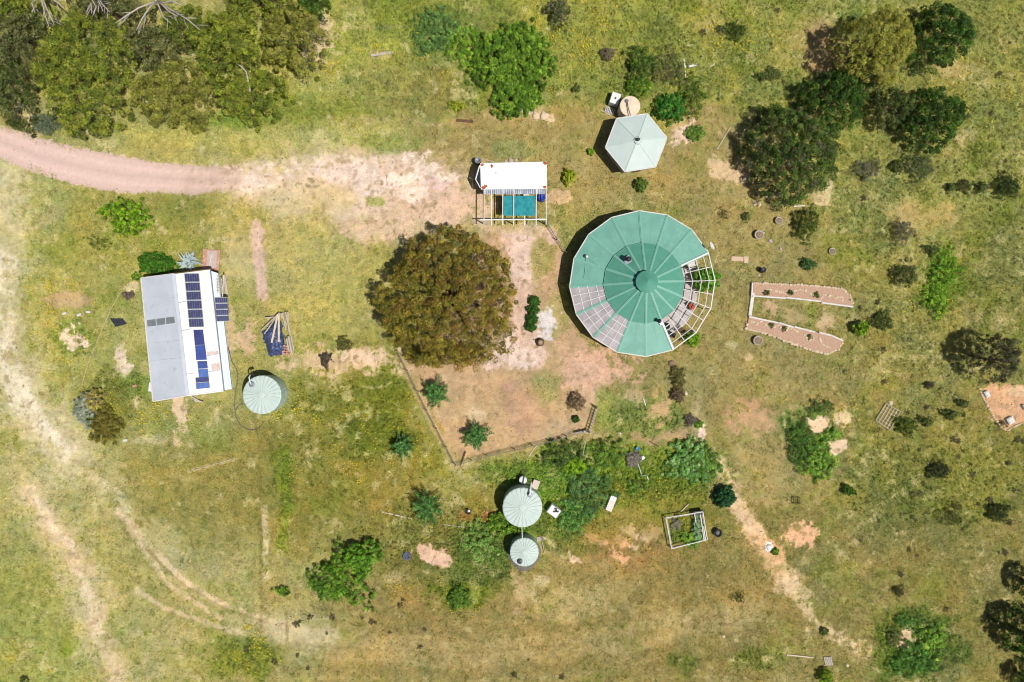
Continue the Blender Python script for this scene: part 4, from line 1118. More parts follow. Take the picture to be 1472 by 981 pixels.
for cs in (((405, 590), (466, 585), (468, 600), (408, 604)), ((430, 655), (474, 650), (477, 686), (434, 690))):
    rg = random.Random(3); q = [lerp2(cs[0], cs[1], f) for f in (0, .2, .45, .7, 1)] + [lerp2(cs[2], cs[3], f) for f in (0, .3, .5, .8, 1)]
    q = [(x_ + rg.uniform(-3, 3), y_ + rg.uniform(-4, 4)) for x_, y_ in q]
    t = on_plane([z3(*c) for c in q], TR, nE, .012); MB().slab(t[::-1], .01).build('rust_patch', mat('faded rust', (222, 202, 190), .9, var=.08, scale=2.5, spots=((196, 150, 125), 3, .58)), shd)
x, y = W(*z3(100, 780), .8); ac = MB().box((x, y, .45), (.42, 1.0, .75), -.09).build('air_conditioner', M['white'], shd)
MB().lathe((x - .22, y, .45), [(.25, -.02), (.25, .02)], 16).build('fan_grille', M['grey_metal'], ac)
for a_, b_ in (((497, 172), (490, 290)), ((462, 175), (478, 290))):
    MB().bar(W3(*z3(*a_), 2.35), W3(*z3(*b_), 2.35), .09).build('pipe', M['white_dirty'], shd)
mb = MB()
for i in range(5): mb.bar(W3(*z3(458, 196 + 15 * i), 2.42), W3(*z3(488, 194 + 15 * i), 2.42), .06)
for zx in (460, 485): mb.bar(W3(*z3(zx, 190), 2.4), W3(*z3(zx + 5, 270), 2.4), .07)
single('ladder', mb, M['timber'], 'short grey timber ladder lying on the lean-to roof of the shed', 'ladder')
x, y = W(*z3(430, 92)); bp = MB().box((x, y, .06), (1.9, 2.4, .12), -.08); bo = thing('brick_patio', (x, y, 0), 'small red brick patio at the north east corner of the shed', 'patio')
bp.build('paving', M['brick'], bo); MB().box((x + .12, y + .1, .15), (1.1, 1.9, .06), -.08).build('mat', mat('pinkish mat', (204, 184, 172), .9, var=.1), bo)
mb = MB().bar(W3(*z3(432, 60), .25), W3(*z3(420, 125), .25), .09); single('post', mb, M['white_dirty'], 'white post lying across the brick patio', 'post')
mb = MB().bar(W3(*z3(500, 172), .1), W3(*z3(517, 285), .1), .3, .15); single('stacked_timber', mb, M['timber'], 'narrow stack of grey timber along the lean-to wall of the shed', 'timber')
# leaning slatted gate at the south end
x, y = W(*z3(355, 846), .4); root = thing('slatted_hatch', (x, y, 0), 'dark slatted timber grate lying at the south end of the shed', 'grate')
for i in range(7):
    MB().bar(W3(*z3(322 + 8 * i, 828 + 5 * i), .3), W3(*z3(345 + 6.5 * i, 862 + 0 * i), .2), .09, .04).build('slat', M['timber'], root)
MB().bar(W3(*z3(325, 840), .25), W3(*z3(385, 858), .25), .07, .05).build('bearer', M['timber_dark'], root)
# hose from the shed to the tank
hz = [(520, 560), (540, 640), (570, 690), (572, 740), (560, 800), (555, 880), (562, 940), (585, 985), (625, 1010), (665, 1012), (700, 990), (715, 965)]
mb = MB().tube([W3(*z3(*p), .05) for p in hz], .055, 6); mb.tube([W3(*z3(*p), .06) for p in ((562, 905), (575, 880), (605, 868))], .05, 6)
single('hose', mb, M['hose'], 'long grey hose curling from the shed past the green tank', 'hose')

# --- timber heap under a tarpaulin -----------------------------------
x, y = W(*z3(790, 500)); root = thing('tarpaulin_heap', (x, y, 0), 'dark blue tarpaulin spread over a heap of bricks and held by timbers', 'tarpaulin')
mb = MB(); vs, fs = [], []; rg = np.random.default_rng(4); n = 18
c0, c1_, c2_, c3_ = (703, 480), (800, 395), (845, 530), (745, 615)
e1 = (842, 600)
for i in range(n + 1):
    for j in range(n + 1):
        u, v_ = i / n, j / n
        top = lerp2(c0, c1_, u); bot = lerp2(c3_, e1, u); q = lerp2(top, bot, v_)
        edge = min(u, 1 - u, v_, 1 - v_); h = .08 + .55 * min(1, edge * 5) + rg.normal() * .07
        if edge == 0: q = (q[0] + rg.normal() * 4, q[1] + rg.normal() * 4)
        vs.append(W3(*z3(*q), max(.04, h)))
for i in range(n):
    for j in range(n): fs.append((i * (n + 1) + j, i * (n + 1) + j + 1, (i + 1) * (n + 1) + j + 1, (i + 1) * (n + 1) + j))
mb.add(vs, fs, True); mb.build('sheet', M['tarp'], root)
mb = MB()
for i in range(3):
    for j in range(2): pass
x2, y2 = W(*z3(832, 575), .3); st = thing('brick_stack', (x2, y2, 0), 'small stack of bricks showing at the south east edge of the tarpaulin', 'bricks')
for i in range(4):
    for j in range(2): MB().box((x2 - .2 + .42 * j + .03 * i, y2 - .55 + .3 * i, .2 + .08 * (i % 2)), (.36, .22, .4), .2 + .1 * i).build('brick', M['brick'], st)
tim = [((845, 372), (850, 480), .16), ((832, 372), (860, 505), .14), ((848, 505), (866, 596), .2), ((838, 515), (852, 590), .16), ((862, 505), (878, 580), .14), ((800, 378), (704, 470), .15), ((796, 380), (718, 492), .13), ((790, 385), (757, 540), .2), ((796, 382), (796, 535), .2), ((722, 405), (790, 398), .12), ((806, 380), (838, 440), .16), ((815, 378), (835, 470), .13)]
for i, (a_, b_, w_) in enumerate(tim):
    mb = MB().bar(W3(*z3(*a_), .75 + .03 * (i % 4)), W3(*z3(*b_), .72 + .02 * (i % 3) if i in (7, 8) else .35 + .05 * (i % 3)), w_, .08)
    lab = {7: 'long pale pole resting on the tarpaulin, the western of two', 8: 'long pale pole resting on the tarpaulin, the eastern of two', 9: 'short pole jutting west from the top of the timber heap'}.get(i)
    if lab: single('pole', mb, M['plank'] if i in (7, 8) else M['timber'], lab, 'pole')
    else: single('timber', mb, M['timber'], 'grey timber leaning round the edge of the blue tarpaulin heap', 'timber', group='timbers round the tarpaulin')

# --- fences -----------------------------------------------------------
def fence(pts, label, h=1.1, gap=2.4, net=True, mpost='timber', wires=4):
    x, y = W(*pts[0]); root = thing('wire_fence', (x, y, 0), label, 'fence')
    P3 = [W3(*p) for p in pts]; wm = MB(); posts = []
    for a_, b_ in zip(P3[:-1], P3[1:]):
        L_ = (b_ - a_).length; n_ = max(1, round(L_ / gap))
        for i in range(n_): posts.append(a_.lerp(b_, i / n_))
        for k in range(wires): z = Vector((0, 0, h * (k + 1) / (wires + .3))); wm.bar(a_ + z, b_ + z, .022)
        if net:
            m_ = int(L_ / .3)
            for i in range(m_): p_ = a_.lerp(b_, i / m_); wm.bar(p_, p_ + Vector((0, 0, h)), .014)
    posts.append(P3[-1])
    wm.build('wire_netting', M['wire'], root)
    for p_ in posts: MB().tube([p_, p_ + Vector((0, 0, h + .12))], [.055, .045], 7).build('post', M[mpost], root)
    return root
fence([(572, 505), (614, 590), (655, 668)], 'wire netting fence down the west side of the yard below the big tree')
fence([(655, 668), (700, 655), (740, 646), (790, 634), (838, 620)], 'wire netting fence along the south side of the yard')
fence([(786, 322), (800, 345), (813, 364)], 'short dark fence between the carport and the round house', mpost='timber_dark')
z6 = ZM(560, 490, 4.6)
mb = MB(); a_, b_ = W3(846, 621), W3(857, 585)
root = thing('yard_gate', a_, 'wooden slatted gate leaning at the south east corner of the yard', 'gate')
for i in range(9):
    p_ = a_.lerp(b_, (i + .5) / 9); MB().bar(p_, p_ + Vector((.05, .0, 1.25)), .09, .04).build('slat', M['timber'], root)
for z in (.3, 1.0): MB().bar(a_ + Vector((.03, 0, z)), b_ + Vector((.03, 0, z)), .08, .05).build('rail', M['timber'], root)
for p_ in (a_, b_): MB().tube([p_, p_ + Vector((0, 0, 1.45))], .08, 8).build('post', M['timber'], root)
mb = MB().bar(W3(*z6(1230, 612), .5), W3(*z6(1310, 598), .6), .22, .08); single('rail', mb, M['timber'], 'broad grey rail beside the foot of the yard gate', 'rail')
mb = MB().bar(W3(*z6(468, 828), .05), W3(*z6(503, 735), .25), .12); single('corner_strut', mb, M['timber_dark'], 'thick timber strut at the southern corner of the yard fence', 'strut')
mb = MB().bar(W3(*z6(920, 765), .05), W3(*z6(972, 695), .08), .06); single('stake', mb, M['white_dirty'], 'thin white stake lying south of the yard fence', 'stake')
mb = MB().bar(W3(*z6(1300, 650), .8), W3(*z6(1278, 760), .8), .06); single('rail', mb, M['timber'], 'thin grey rail in the weeds below the yard gate', 'rail')

# --- garden beds -------------------------------------------------------
zb = ZM(1040, 310, 4.672)
def bed(outline, boards, stones, label, rocks):
    pts = [W3(*zb(*p)) for p in outline]; c = sum(pts, Vector()) / len(pts)
    root = thing('garden_bed', (c.x, c.y, 0), label, 'garden bed')
    top = [Vector((p.x, p.y, .16)) for p in pts]
    if sum(top[i].x * top[(i + 1) % len(top)].y - top[(i + 1) % len(top)].x * top[i].y for i in range(len(top))) < 0: top = top[::-1]
    MB().slab(top, .16).build('soil', M['soil'], root)
    for a_, b_ in boards: MB().bar(W3(*zb(*a_), .17), W3(*zb(*b_), .17), .17, .32).build('edging_board', M['white_dirty'], root)
    rg = random.Random(len(outline)); protos = []
    for k in range(5):
        mb = MB().rock((0, 0, 0), .17, 40 + k, .8); protos.append(mb)
    def put_stone(p_, r_):
        k = rg.randrange(5)
        o = bpy.data.objects.new('edging_stone', STONE[k]); COL.objects.link(o); o.parent = root
        o.location = Vector((p_.x, p_.y, p_.z)) - root.location; o.rotation_euler = (0, 0, rg.uniform(0, 6.28)); s_ = r_ / .17; o.scale = (s_, s_ * rg.uniform(.7, 1.1), s_)
    n_ = 0
    for line, step in stones:
        P_ = [W3(*zb(*p)) for p in line]
        for a_, b_ in zip(P_[:-1], P_[1:]):
            m_ = max(1, round((b_ - a_).length / step))
            for i in range(m_):
                if n_ >= 96: break
                p_ = a_.lerp(b_, (i + rg.uniform(-.2, .2)) / m_); put_stone(Vector((p_.x + rg.uniform(-.05, .05), p_.y + rg.uniform(-.05, .05), .1)), rg.uniform(.12, .22)); n_ += 1
    return root
STONE = []
for k in range(5):
    o_ = MB().rock((0, 0, 0), .17, 40 + k, .8).build('edging_stone', M['stone']); STONE.append(o_.data); bpy.data.objects.remove(o_)
bed([(200, 452), (400, 460), (560, 470), (700, 482), (800, 495), (845, 535), (868, 575), (866, 612), (740, 598), (655, 580), (420, 556), (195, 538)],
    [((195, 541), (418, 556)), ((420, 552), (652, 578)), ((655, 586), (868, 614)), ((193, 452), (188, 540))],
    [([(205, 455), (400, 462), (560, 470), (700, 482), (800, 497), (845, 535), (866, 600)], .24), ([(275, 520), (285, 498), (320, 500), (420, 525)], .22), ([(440, 512), (500, 500), (560, 505)], .26), ([(575, 525), (600, 540), (620, 525)], .24), ([(650, 560), (665, 535), (700, 540), (740, 540)], .28), ([(750, 555), (790, 548), (800, 590)], .26)],
    'northern of two red soil garden beds with a white board along its south side', 0)
bed([(170, 678), (300, 706), (370, 722), (470, 750), (610, 782), (700, 800), (800, 842), (770, 895), (700, 932), (590, 905), (470, 860), (290, 792), (150, 760)],
    [((170, 680), (366, 722)), ((372, 722), (470, 752)), ((474, 748), (612, 784)), ((640, 786), (720, 806)), ((720, 806), (800, 842))],
    [([(155, 735), (150, 762), (290, 795), (470, 862), (590, 906), (700, 932), (770, 895), (800, 845)], .24), ([(185, 715), (220, 725), (265, 705)], .22), ([(280, 735), (330, 750), (380, 735)], .24), ([(385, 755), (420, 765), (440, 750), (510, 790)], .26), ([(540, 800), (560, 835), (600, 830), (610, 805)], .24), ([(640, 830), (660, 865), (720, 890)], .24)],
    'southern of two red soil garden beds, slanting, with stone outline', 0)
mb = MB().bar(W3(*zb(198, 520), .1), W3(*zb(176, 672), .1), .36, .2); single('sleeper', mb, M['white_dirty'], 'wide white sleeper joining the two garden beds at the west', 'sleeper')
# tubs, pots and slabs near the beds
def tub(px, py, r, h, label, m='timber', soil='tub_soil', cat='tub'):
    x, y = W(px, py, h); root = thing('planter_tub', (x, y, 0), label, cat)
    MB().lathe((x, y, 0), [(r * .82, 0), (r, h), (r * .86, h), (r * .84, h - .08)], 24).build('tub', M[m], root)
    MB().lathe((x, y, h - .1), [(r * .84, 0), (r * .5, .05), (.02, .06)], 24).build('soil', M[soil], root)
    return root
tub(*zb(240, 128), .5, .5, 'oblong pale wooden tub north of the garden beds, nearest the round house')
tub(*zb(733, 240), .4, .25, 'round stone ringed tub north east of the garden beds', 'stone2')
tub(*zb(373, 33), .4, .4, 'round weathered tub under the dark trees with a stick beside it')
tub(*zb(232, 840), .52, .45, 'low grey tub below the slanting southern garden bed', 'stone2')
mb = MB().bar(W3(*zb(370, 75), .05), W3(*zb(410, 55), .06), .06); single('stick', mb, M['plank'], 'pale stick lying beside the weathered tub under the trees', 'stick')
barrel(*zb(270, 365), .3, .75, M['black'], 'black barrel north west of the garden beds', M['dark_metal'])
x, y = W(*zb(92, 292)); single('concrete_slab', MB().box((x, y, .05), (1.35, .5, .1), -.05).box((x + 1.0, y - .1, .03), (.5, .75, .06), -.05), mat('pinkish concrete', (222, 192, 160), .9, var=.12, scale=3), 'pinkish concrete slab in the grass east of the round house', 'slab')
for i, (zx, zy, r, lb) in enumerate(((313, 172, .26, 'white stone beside the oblong wooden tub'), (382, 222, .2, 'white stone a little south east of the oblong tub'), (237, 402, .18, 'small pale stone just below the black barrel'))):
    x, y = W(*zb(zx, zy)); single('stone', MB().rock((x, y, 0), r, i + 3, .7), M['stone2'], lb, 'stone')
# metal bed frames in the grass
zf = ZM(1110, 540, 1472 / 362)
root = thing('metal_frame', W3(*zf(685, 235)), 'rusty wire bed frame lying flat in the eastern grass', 'bed frame')
fr = [(665, 165), (750, 210), (688, 318), (605, 262)]
for i in range(4): MB().bar(W3(*zf(*fr[i]), .14), W3(*zf(*fr[(i + 1) % 4]), .14), .07).build('rail', M['timber'], root)
mb = MB()
for i in range(1, 5): f = i / 5; mb.bar(W3(*zf(*lerp2(fr[0], fr[1], f)), .12), W3(*zf(*lerp2(fr[3], fr[2], f)), .12), .05)
for i in range(1, 6): f = i / 6; mb.bar(W3(*zf(*lerp2(fr[0], fr[3], f)), .1), W3(*zf(*lerp2(fr[1], fr[2], f)), .1), .05)
mb.build('mesh_base', M['plank'], root)
x, y = W(*zf(692, 160)); single('stone', MB().rock((x, y, 0), .3, 9, .6), M['stone'], 'pale stone at the head of the rusty bed frame', 'stone')
# pit at the eastern edge
root = thing('pit_edging', W3(1425, 590), 'ragged pale stone edge of the orange sand pit', 'edging')
rg = random.Random(8); line = [(1408, 556), (1411, 568), (1420, 585), (1430, 603), (1440, 616), (1448, 619), (1460, 612), (1475, 606)]
for a_, b_ in zip(line[:-1], line[1:]):
    n_ = max(1, int(math.dist(a_, b_) / 3.2))
    for i in range(n_):
        p_ = lerp2(a_, b_, (i + rg.uniform(-.2, .2)) / n_); x, y = W(*p_)
        o = bpy.data.objects.new('edging_stone', STONE[rg.randrange(5)]); COL.objects.link(o); o.parent = root
        o.location = Vector((x, y, .0)) - root.location; s_ = rg.uniform(.6, 1.4); o.scale = (s_, s_ * .7, s_); o.rotation_euler.z = rg.uniform(0, 6)
for zx, zy, sx, sy, lb in ((1385, 262, .72, .72, 'white square block in the southern corner of the orange sand pit'), (1248, 108, .5, .7, 'white block at the north west corner of the orange sand pit'), (1468, 184, .3, .6, 'white block at the photo edge of the orange sand pit')):
    x, y = W(*zf(zx, zy)); root = thing('block', (x, y, 0), lb, 'block')
    MB().box((x, y, .15), (sx, sy, .3), .5).build('body', M['white'], root); MB().box((x, y, .33), (sx * .8, sy * .8, .06), .5).build('cap', M['white_dirty'], root)
# wire garden enclosure with netting, black pot
zg = ZM(870, 620, 1036 / 190)
root = thing('garden_enclosure', W3(*zg(640, 780)), 'square white framed garden enclosure with netting on its east end', 'garden frame')
co = [(475, 680), (765, 632), (800, 850), (520, 922)]
for i in range(4):
    a_, b_ = W3(*zg(*co[i]), .75), W3(*zg(*co[(i + 1) % 4]), .75)
    MB().bar(a_, b_, .09).build('top_rail', M['white_dirty'], root)
    MB().bar(Vector((*W3(*zg(*lerp2(co[i], (640, 780), .05)), .1).xy, .1)), Vector((*W3(*zg(*lerp2(co[(i + 1) % 4], (640, 780), .05)), .1).xy, .1)), .07).build('bottom_rail', M['timber'], root)
    MB().bar(Vector((a_.x, a_.y, 0)), a_, .09).build('post', M['timber'], root)
for a_, b_ in (((700, 650), (712, 720)), ((745, 655), (775, 855)), ((770, 745), (785, 850))): MB().bar(W3(*zg(*a_), .8), W3(*zg(*b_), .8), .1).build('rail', M['white_dirty'], root)
MB().bar(W3(*zg(690, 645), .6), W3(*zg(768, 635), .6), .45, .35).build('rolled_cover', M['black'], root); MB().bar(W3(*zg(778, 760), .6), W3(*zg(792, 845), .6), .14, .2).build('rolled_cover', M['black'], root)
x, y = W(*zg(884, 800), .5); root = thing('plant_pot', (x, y, 0), 'round black plant pot east of the white framed enclosure', 'pot')
MB().lathe((x, y, 0), [(.33, 0), (.45, .5), (.38, .52), (.34, .3)], 28).build('pot', M['black'], root); MB().lathe((x, y, .3), [(.34, 0), (.02, .02)], 24).build('potting_mix', mat('grey potting mix', (120, 118, 122), .9), root)
mb = MB().bar(W3(*zg(588, 636), .1), W3(*zg(652, 573), .15), .09); single('plank', mb, M['plank'], 'pale plank leaning at the north side of the white framed enclosure', 'plank')
mb = MB().tube([W3(*zg(*p), .04) for p in ((805, 735), (820, 770), (845, 805))], .03, 6); single('cord', mb, M['rope'], 'thin pale cord between the enclosure and the black pot', 'cord')
mb = MB().bar(W3(*zg(348, 80), .1), W3(*zg(415, 120), .15), .12); single('log', mb, M['timber_dark'], 'short dark log at the top of the green vegetable patch', 'log')
x, y = W(*zg(255, 138), .4); root = thing('bucket', (x, y, 0), 'light blue bucket beside the grey heap in the vegetable patch', 'bucket')
MB().lathe((x, y, 0), [(.15, 0), (.21, .38), (.19, .38), (.17, .2)], 20).build('body', M['light_blue'], root); MB().tube([(x - .2, y, .36), (x, y + .12, .44), (x + .2, y, .36)], .012, 5).build('handle', M['grey_metal'], root)
x, y = W(*zg(296, 210), .3); single('crate', MB().box((x, y, .14), (.34, .3, .28), .6).box((x, y, .3), (.38, .34, .04), .6), M['white'], 'small white crate south of the light blue bucket', 'crate')
mb = MB().bar(W3(*zg(255, 255), .3), W3(*zg(272, 300), .3), .07); mb.bar(W3(*zg(272, 300), .3), W3(*zg(286, 345), .3), .07); single('post', mb, M['white_dirty'], 'white post lying across the vegetable patch', 'post')
mb = MB().bar(W3(*zg(280, 350), .25), W3(*zg(325, 345), .25), .14, .08).bar(W3(*zg(325, 345), .25), W3(*zg(338, 380), .2), .1, .08); single('bracket', mb, M['white_dirty'], 'bent white bracket at the south end of the lying post', 'bracket')
# low things on the grass
def lying(name, a_, b_, w_, m, label, cat, h=.07):
    return single(name, MB().bar(W3(*a_, h), W3(*b_, h), w_, .09), M[m], label, cat)
lying('plank', (1131, 941.5), (1169, 945.5), .13, 'plank', 'long pale plank in the grass near the bottom edge', 'plank')
lying('plank', (533, 80), (562, 76), .3, 'timber', 'weathered broad plank in the grass above the ivy clump', 'plank')
lying('log', (656, 173), (680, 175), .3, 'timber_dark', 'short reddish log west of the pale rocks', 'log')
lying('branch', (1031, 215), (1050, 183), .08, 'plank', 'bare pale branch lying east of the hexagonal hut', 'branch')
lying('post', (983, 85), (985, 98), .14, 'white_dirty', 'upright one of the white timbers crossed in the grass', 'post')
lying('board', (990, 96), (1002, 93), .22, 'white', 'short white board beside the crossed timbers in the grass', 'board')
lying('board', (985, 102), (985.5, 112), .12, 'white_dirty', 'thin white board below the crossed timbers in the grass', 'board')
lying('stick', (1020, 96), (1027, 93), .08, 'plank', 'short pale stick further east of the crossed timbers', 'stick')
lying('post', (1141, 297), (1157, 296), .1, 'white', 'white post lying below the largest dark tree', 'post')
lying('pole', (272, 678), (338, 659), .06, 'timber', 'long grey pole lying in the western paddock', 'pole', .04)
lying('pole', (549, 736), (592, 746), .13, 'plank', 'pale pole reaching under the dark conifer', 'pole')
lying('pole', (636, 754), (668, 758), .09, 'timber', 'thin grey pole lying east of the dark conifer', 'pole')
lying('branch', (912, 690), (924, 700), .04, 'deadwood', 'tiny dry branch south of the bent bracket', 'branch')
lying('stick', (925, 573), (928, 583), .09, 'white', 'short white stick in the ring of stones', 'stick')
x, y = W(782, 781); lying('drain_pipe', (778, 773), (783, 796), .07, 'grey_metal', 'thin grey pipe leaning by the small green tank', 'pipe', .2)
single('paver', MB().box((*W(778, 774), .06), (1.0, .5, .12), .25), M['stone2'], 'grey paver between the joined tanks and the thin grey pipe', 'paver')
single('stone', MB().rock((*W(1106, 787), 0), .42, 77, .5), M['white'], 'bright white stone on the orange track', 'stone')
x, y = W(1190, 950); root = thing('pallet', (x, y, 0), 'grey pallet lying near the bottom edge of the photo', 'pallet')
for i in range(5): MB().box((x - .36 + .18 * i, y, .13), (.13, .95, .03), .25).build('slat', M['timber'], root)
for b in (-.38, 0, .38): MB().box((x, y + b, .06), (.9, .1, .1), .25).build('bearer', M['timber'], root)
x, y = W(1144, 719); root = thing('low_frame', (x, y, 0), 'small dark square frame standing in the mown grass', 'frame')
for a_, b_ in (((-.4, -.3), (.35, -.35)), ((.35, -.35), (.3, .35)), ((.3, .35), (-.35, .35)), ((-.35, .35), (-.4, -.3))):
    MB().bar((x + a_[0], y + a_[1], .35), (x + b_[0], y + b_[1], .35), .07).build('rail', M['timber_dark'], root); MB().bar((x + a_[0], y + a_[1], 0), (x + a_[0], y + a_[1], .35), .06).build('leg', M['timber_dark'], root)
x, y = W(585, 799); root = thing('tyre', (x, y, 0), 'dark blue grey tyre lying in the weeds west of the bare rectangle', 'tyre')
MB().lathe((x, y, 0), [(.3, 0), (.46, .05), (.5, .16), (.46, .27), (.3, .3), (.27, .15)], 28).build('tread', mat('blue grey rubber', (92, 98, 124), .7, var=.2), root); MB().lathe((x, y, .05), [(.27, 0), (.2, .06), (.02, .07)], 20).build('hub', M['dark_metal'], root)
x, y = W(673, 735); root = thing('pot', (x, y, 0), 'small black and white pot in the weeds west of the large tank', 'pot')
MB().lathe((x, y, 0), [(.22, 0), (.3, .35), (.26, .35), (.22, .2)], 18).build('body', M['black'], root); MB().lathe((x + .1, y + .1, .2), [(.18, 0), (.14, .2), (.02, .22)], 14).build('contents', M['white'], root)
x, y = W(776, 492); root = thing('tree_stump', (x, y, 0), 'round sawn stump south of the ash patch', 'stump')
MB().lathe((x, y, 0), [(.5, 0), (.42, .12), (.38, .5)], 20, rfun=lambda a: 1 + .06 * math.sin(5 * a)).build('bark', M['bark'], root); MB().lathe((x, y, .5), [(.36, 0), (.02, .01)], 20).build('sawn_face', mat('sawn wood', (190, 158, 124), .85, var=.15), root)
# thin cord pegged across the western garden
mb = MB().tube([W3(*p, .06) for p in ((181, 407), (160, 443), (140, 490), (127, 522), (116, 558))], .05, 6); single('cord', mb, M['rope'], 'straw coloured cord stretched across the garden west of the shed', 'cord')
single('sheet', MB().slab([W3(*p, .1) for p in ((158, 458), (166, 470), (182, 466), (176, 458))], .05), M['dark_cloth'], 'crumpled grey sheet beside the straw coloured cord', 'sheet')
for i, (x_, y_, lb) in enumerate(((128, 449, 'pale paving block at the edge of the dug plot'), (181, 659 - 26, 'white brick in the grass below the shed'), (195, 555, 'pink stone among yellow flowers west of the shed'), (94, 451, 'small pale block north of the western bare patch'), (115, 453, 'second small block north of the western bare patch'))):
    x, y = W(x_, y_); single('block', MB().box((x, y, .1), (.5, .26, .2), .1 * i).box((x, y, .21), (.4, .2, .03), .1 * i), M['white_dirty'] if i != 2 else M['brick'], lb, 'block')
# rocks
for i, (x_, y_, r, lb) in enumerate(((760, 158, .5, 'largest pale rock below the ivy clump'), (770, 167, .42, 'pale rock in the middle of the row below the ivy clump'), (782, 167, .5, 'pale rock at the east end of the row below the ivy clump'), (752, 160, .3, 'small pale rock at the west end of the row below the ivy clump'),
      (1085, 292, .3, 'pale rock at the foot of the largest dark tree'), (1103, 282, .28, 'pinkish rock under the edge of the largest dark tree'), (1091, 294, .25, 'paired pale rock south of the largest dark tree'), (1120, 280, .25, 'rock under the southern edge of the largest dark tree'),
      (890, 624, .24, 'cream stone at the top of the vegetable patch'), (965, 522, .4, 'brown rock just south of the round house'), (974, 568, .4, 'grey brown rock below the round house'), (992, 601, .36, 'dark rock at the top of the pale track'), (986, 566, .22, 'pale stone next to the grey brown rock'), (1028, 655, .25, 'cream stone where the orange track begins'),
      (312, 947, .2, 'pale stone in the western yellow flowers'), (843, 699, .3, 'white stone lump among the weeds'), (537, 785, .2, 'grey stone in the weeds west of the tanks'), (1040, 915, .2, 'white stone in the bottom grass'), (1218, 957, .22, 'flat white stone near the bottom pallet'))):
    x, y = W(x_, y_); single('rock', MB().rock((x, y, 0), r, 60 + i, .65), M['stone'] if i not in (9, 10, 11) else mat('brown rock', (150, 122, 100), .9, var=.25), lb, 'rock')
# ------------------------------------------------------------------ trees and shrubs
def dome(R, h, base, cr, ry=None, **k): k['fill'] = k.get('fill', 1.35) * 1.75; return lambda rng: dome_clumps(rng, R, h, base, cr * .78, ry, **k)
OLIVE = [(134, 144, 48), (116, 128, 44), (148, 152, 60), (104, 118, 46)]
OLIVE2 = [(142, 142, 58), (128, 130, 54), (154, 150, 74), (112, 116, 50)]
GREYG = [(112, 116, 66), (98, 104, 58), (126, 126, 80), (88, 94, 52)]
BROWNO = [(140, 126, 46), (126, 118, 43), (150, 136, 54), (116, 112, 44), (136, 110, 50)]
DARKG = [(74, 106, 34), (62, 92, 32), (92, 120, 44), (54, 80, 30)]
DEEP = [(86, 100, 44), (72, 86, 40), (100, 112, 54), (108, 110, 66)]
YOL = [(148, 140, 56), (132, 128, 54), (160, 146, 66)]
IVY = [(118, 152, 46), (100, 136, 42), (138, 168, 58), (86, 118, 38)]
BRIGHT = [(126, 162, 34), (108, 146, 32), (146, 176, 46), (92, 124, 30)]
PINE = [(98, 142, 74), (82, 126, 66), (118, 160, 84), (72, 108, 58)]
WEED = [(128, 160, 58), (112, 146, 58), (146, 172, 70), (100, 132, 62)]
GREY = [(150, 146, 128), (132, 128, 110), (166, 160, 140)]
def tree(px, py, hm, clumps, pal, label, trunk=.16, leaf=.24, per=80, group=None, **k):
    x, y = W(px, py, hm); return plant('tree', (x, y), label, 'tree', clumps, pal, leaf * .85, int(per * .62), trunk=trunk, group=group, gain=1.2, **k)
G1 = 'olive trees of the grove in the north west corner'
tree(116, 97, 4.0, dome(5.5, 5.6, 1.6, .55, 6.6, lump=.10, sink=.35), OLIVE, 'largest rounded olive green tree of the north west grove, beside the drive', .26, .21, 120, G1)
tree(246, 132, 3.5, dome(4.5, 4.6, 1.3, .52, 3.7, lump=.12, sink=.35), OLIVE2, 'yellowish olive tree at the southern edge of the grove, east of the largest one', .2, .20, 110, G1)
tree(322, 62, 4.0, dome(4.2, 5.4, 1.6, .5, 4.0, lump=.16, sink=.45), OLIVE, 'olive tree in the middle of the grove with a bare limb showing south of it', .2, .22, 105, G1)
tree(356, 134, 3.2, dome(3.7, 4.2, 1.1, .48, 3.0, lump=.2, sink=.5), OLIVE, 'ragged olive tree at the south east corner of the grove, above the green verge', .18, .21, 105, G1)
tree(417, 48, 3.8, dome(3.4, 5.0, 1.3, .48, 3.9, lump=.17, sink=.45), OLIVE2, 'brownish olive tree at the eastern end of the grove beside the bare earth', .18, .21, 105, G1)
tree(214, 62, 3.0, dome(3.6, 4.0, 1.0, .48, 2.6, lump=.2, sink=.5), GREYG, 'thin grey green tree behind the largest olive tree, under white dead limbs', .15, .21, 80, G1)
tree(262, 36, 2.6, dome(3.2, 3.4, .8, .5, 2.2, lump=.2, sink=.5), OLIVE, 'small olive tree between the white dead limbs of the grove', .15, .21, 80, G1)
tree(26, 52, 3.4, dome(3.4, 4.8, 1.1, .5, 3.6, lump=.18, sink=.5), GREYG, 'dark grey green tree in the extreme north west corner', .18, .22, 85, G1)
tree(12, 128, 3.0, dome(2.3, 4.0, .9, .46, 4.0, lump=.2, sink=.5), DEEP, 'dark drooping tree at the western edge above the drive', .16, .21, 85, G1)
tree(14, 8, 3.6, dome(3.0, 5.0, 1.1, .5, 2.2, lump=.2, sink=.5), OLIVE, 'olive tree cut by the corner of the photo', .16, .22, 75, G1)
tree(150, 6, 3.4, dome(4.6, 4.6, 1.1, .5, 1.7, lump=.2, sink=.5), GREYG, 'grey green tree along the top edge behind the dead white tree', .16, .22, 75, G1)
tree(370, -4, 3.6, dome(4.0, 5.0, 1.1, .5, 2.0, lump=.2, sink=.5), OLIVE, 'olive tree along the top edge at the north of the grove', .16, .22, 75, G1)
tree(446, 4, 3.0, dome(1.7, 3.8, .6, .4, 1.6, lump=.12), DARKG, 'small dark green tree at the top edge, last of the grove', .12, .19, 95, G1)
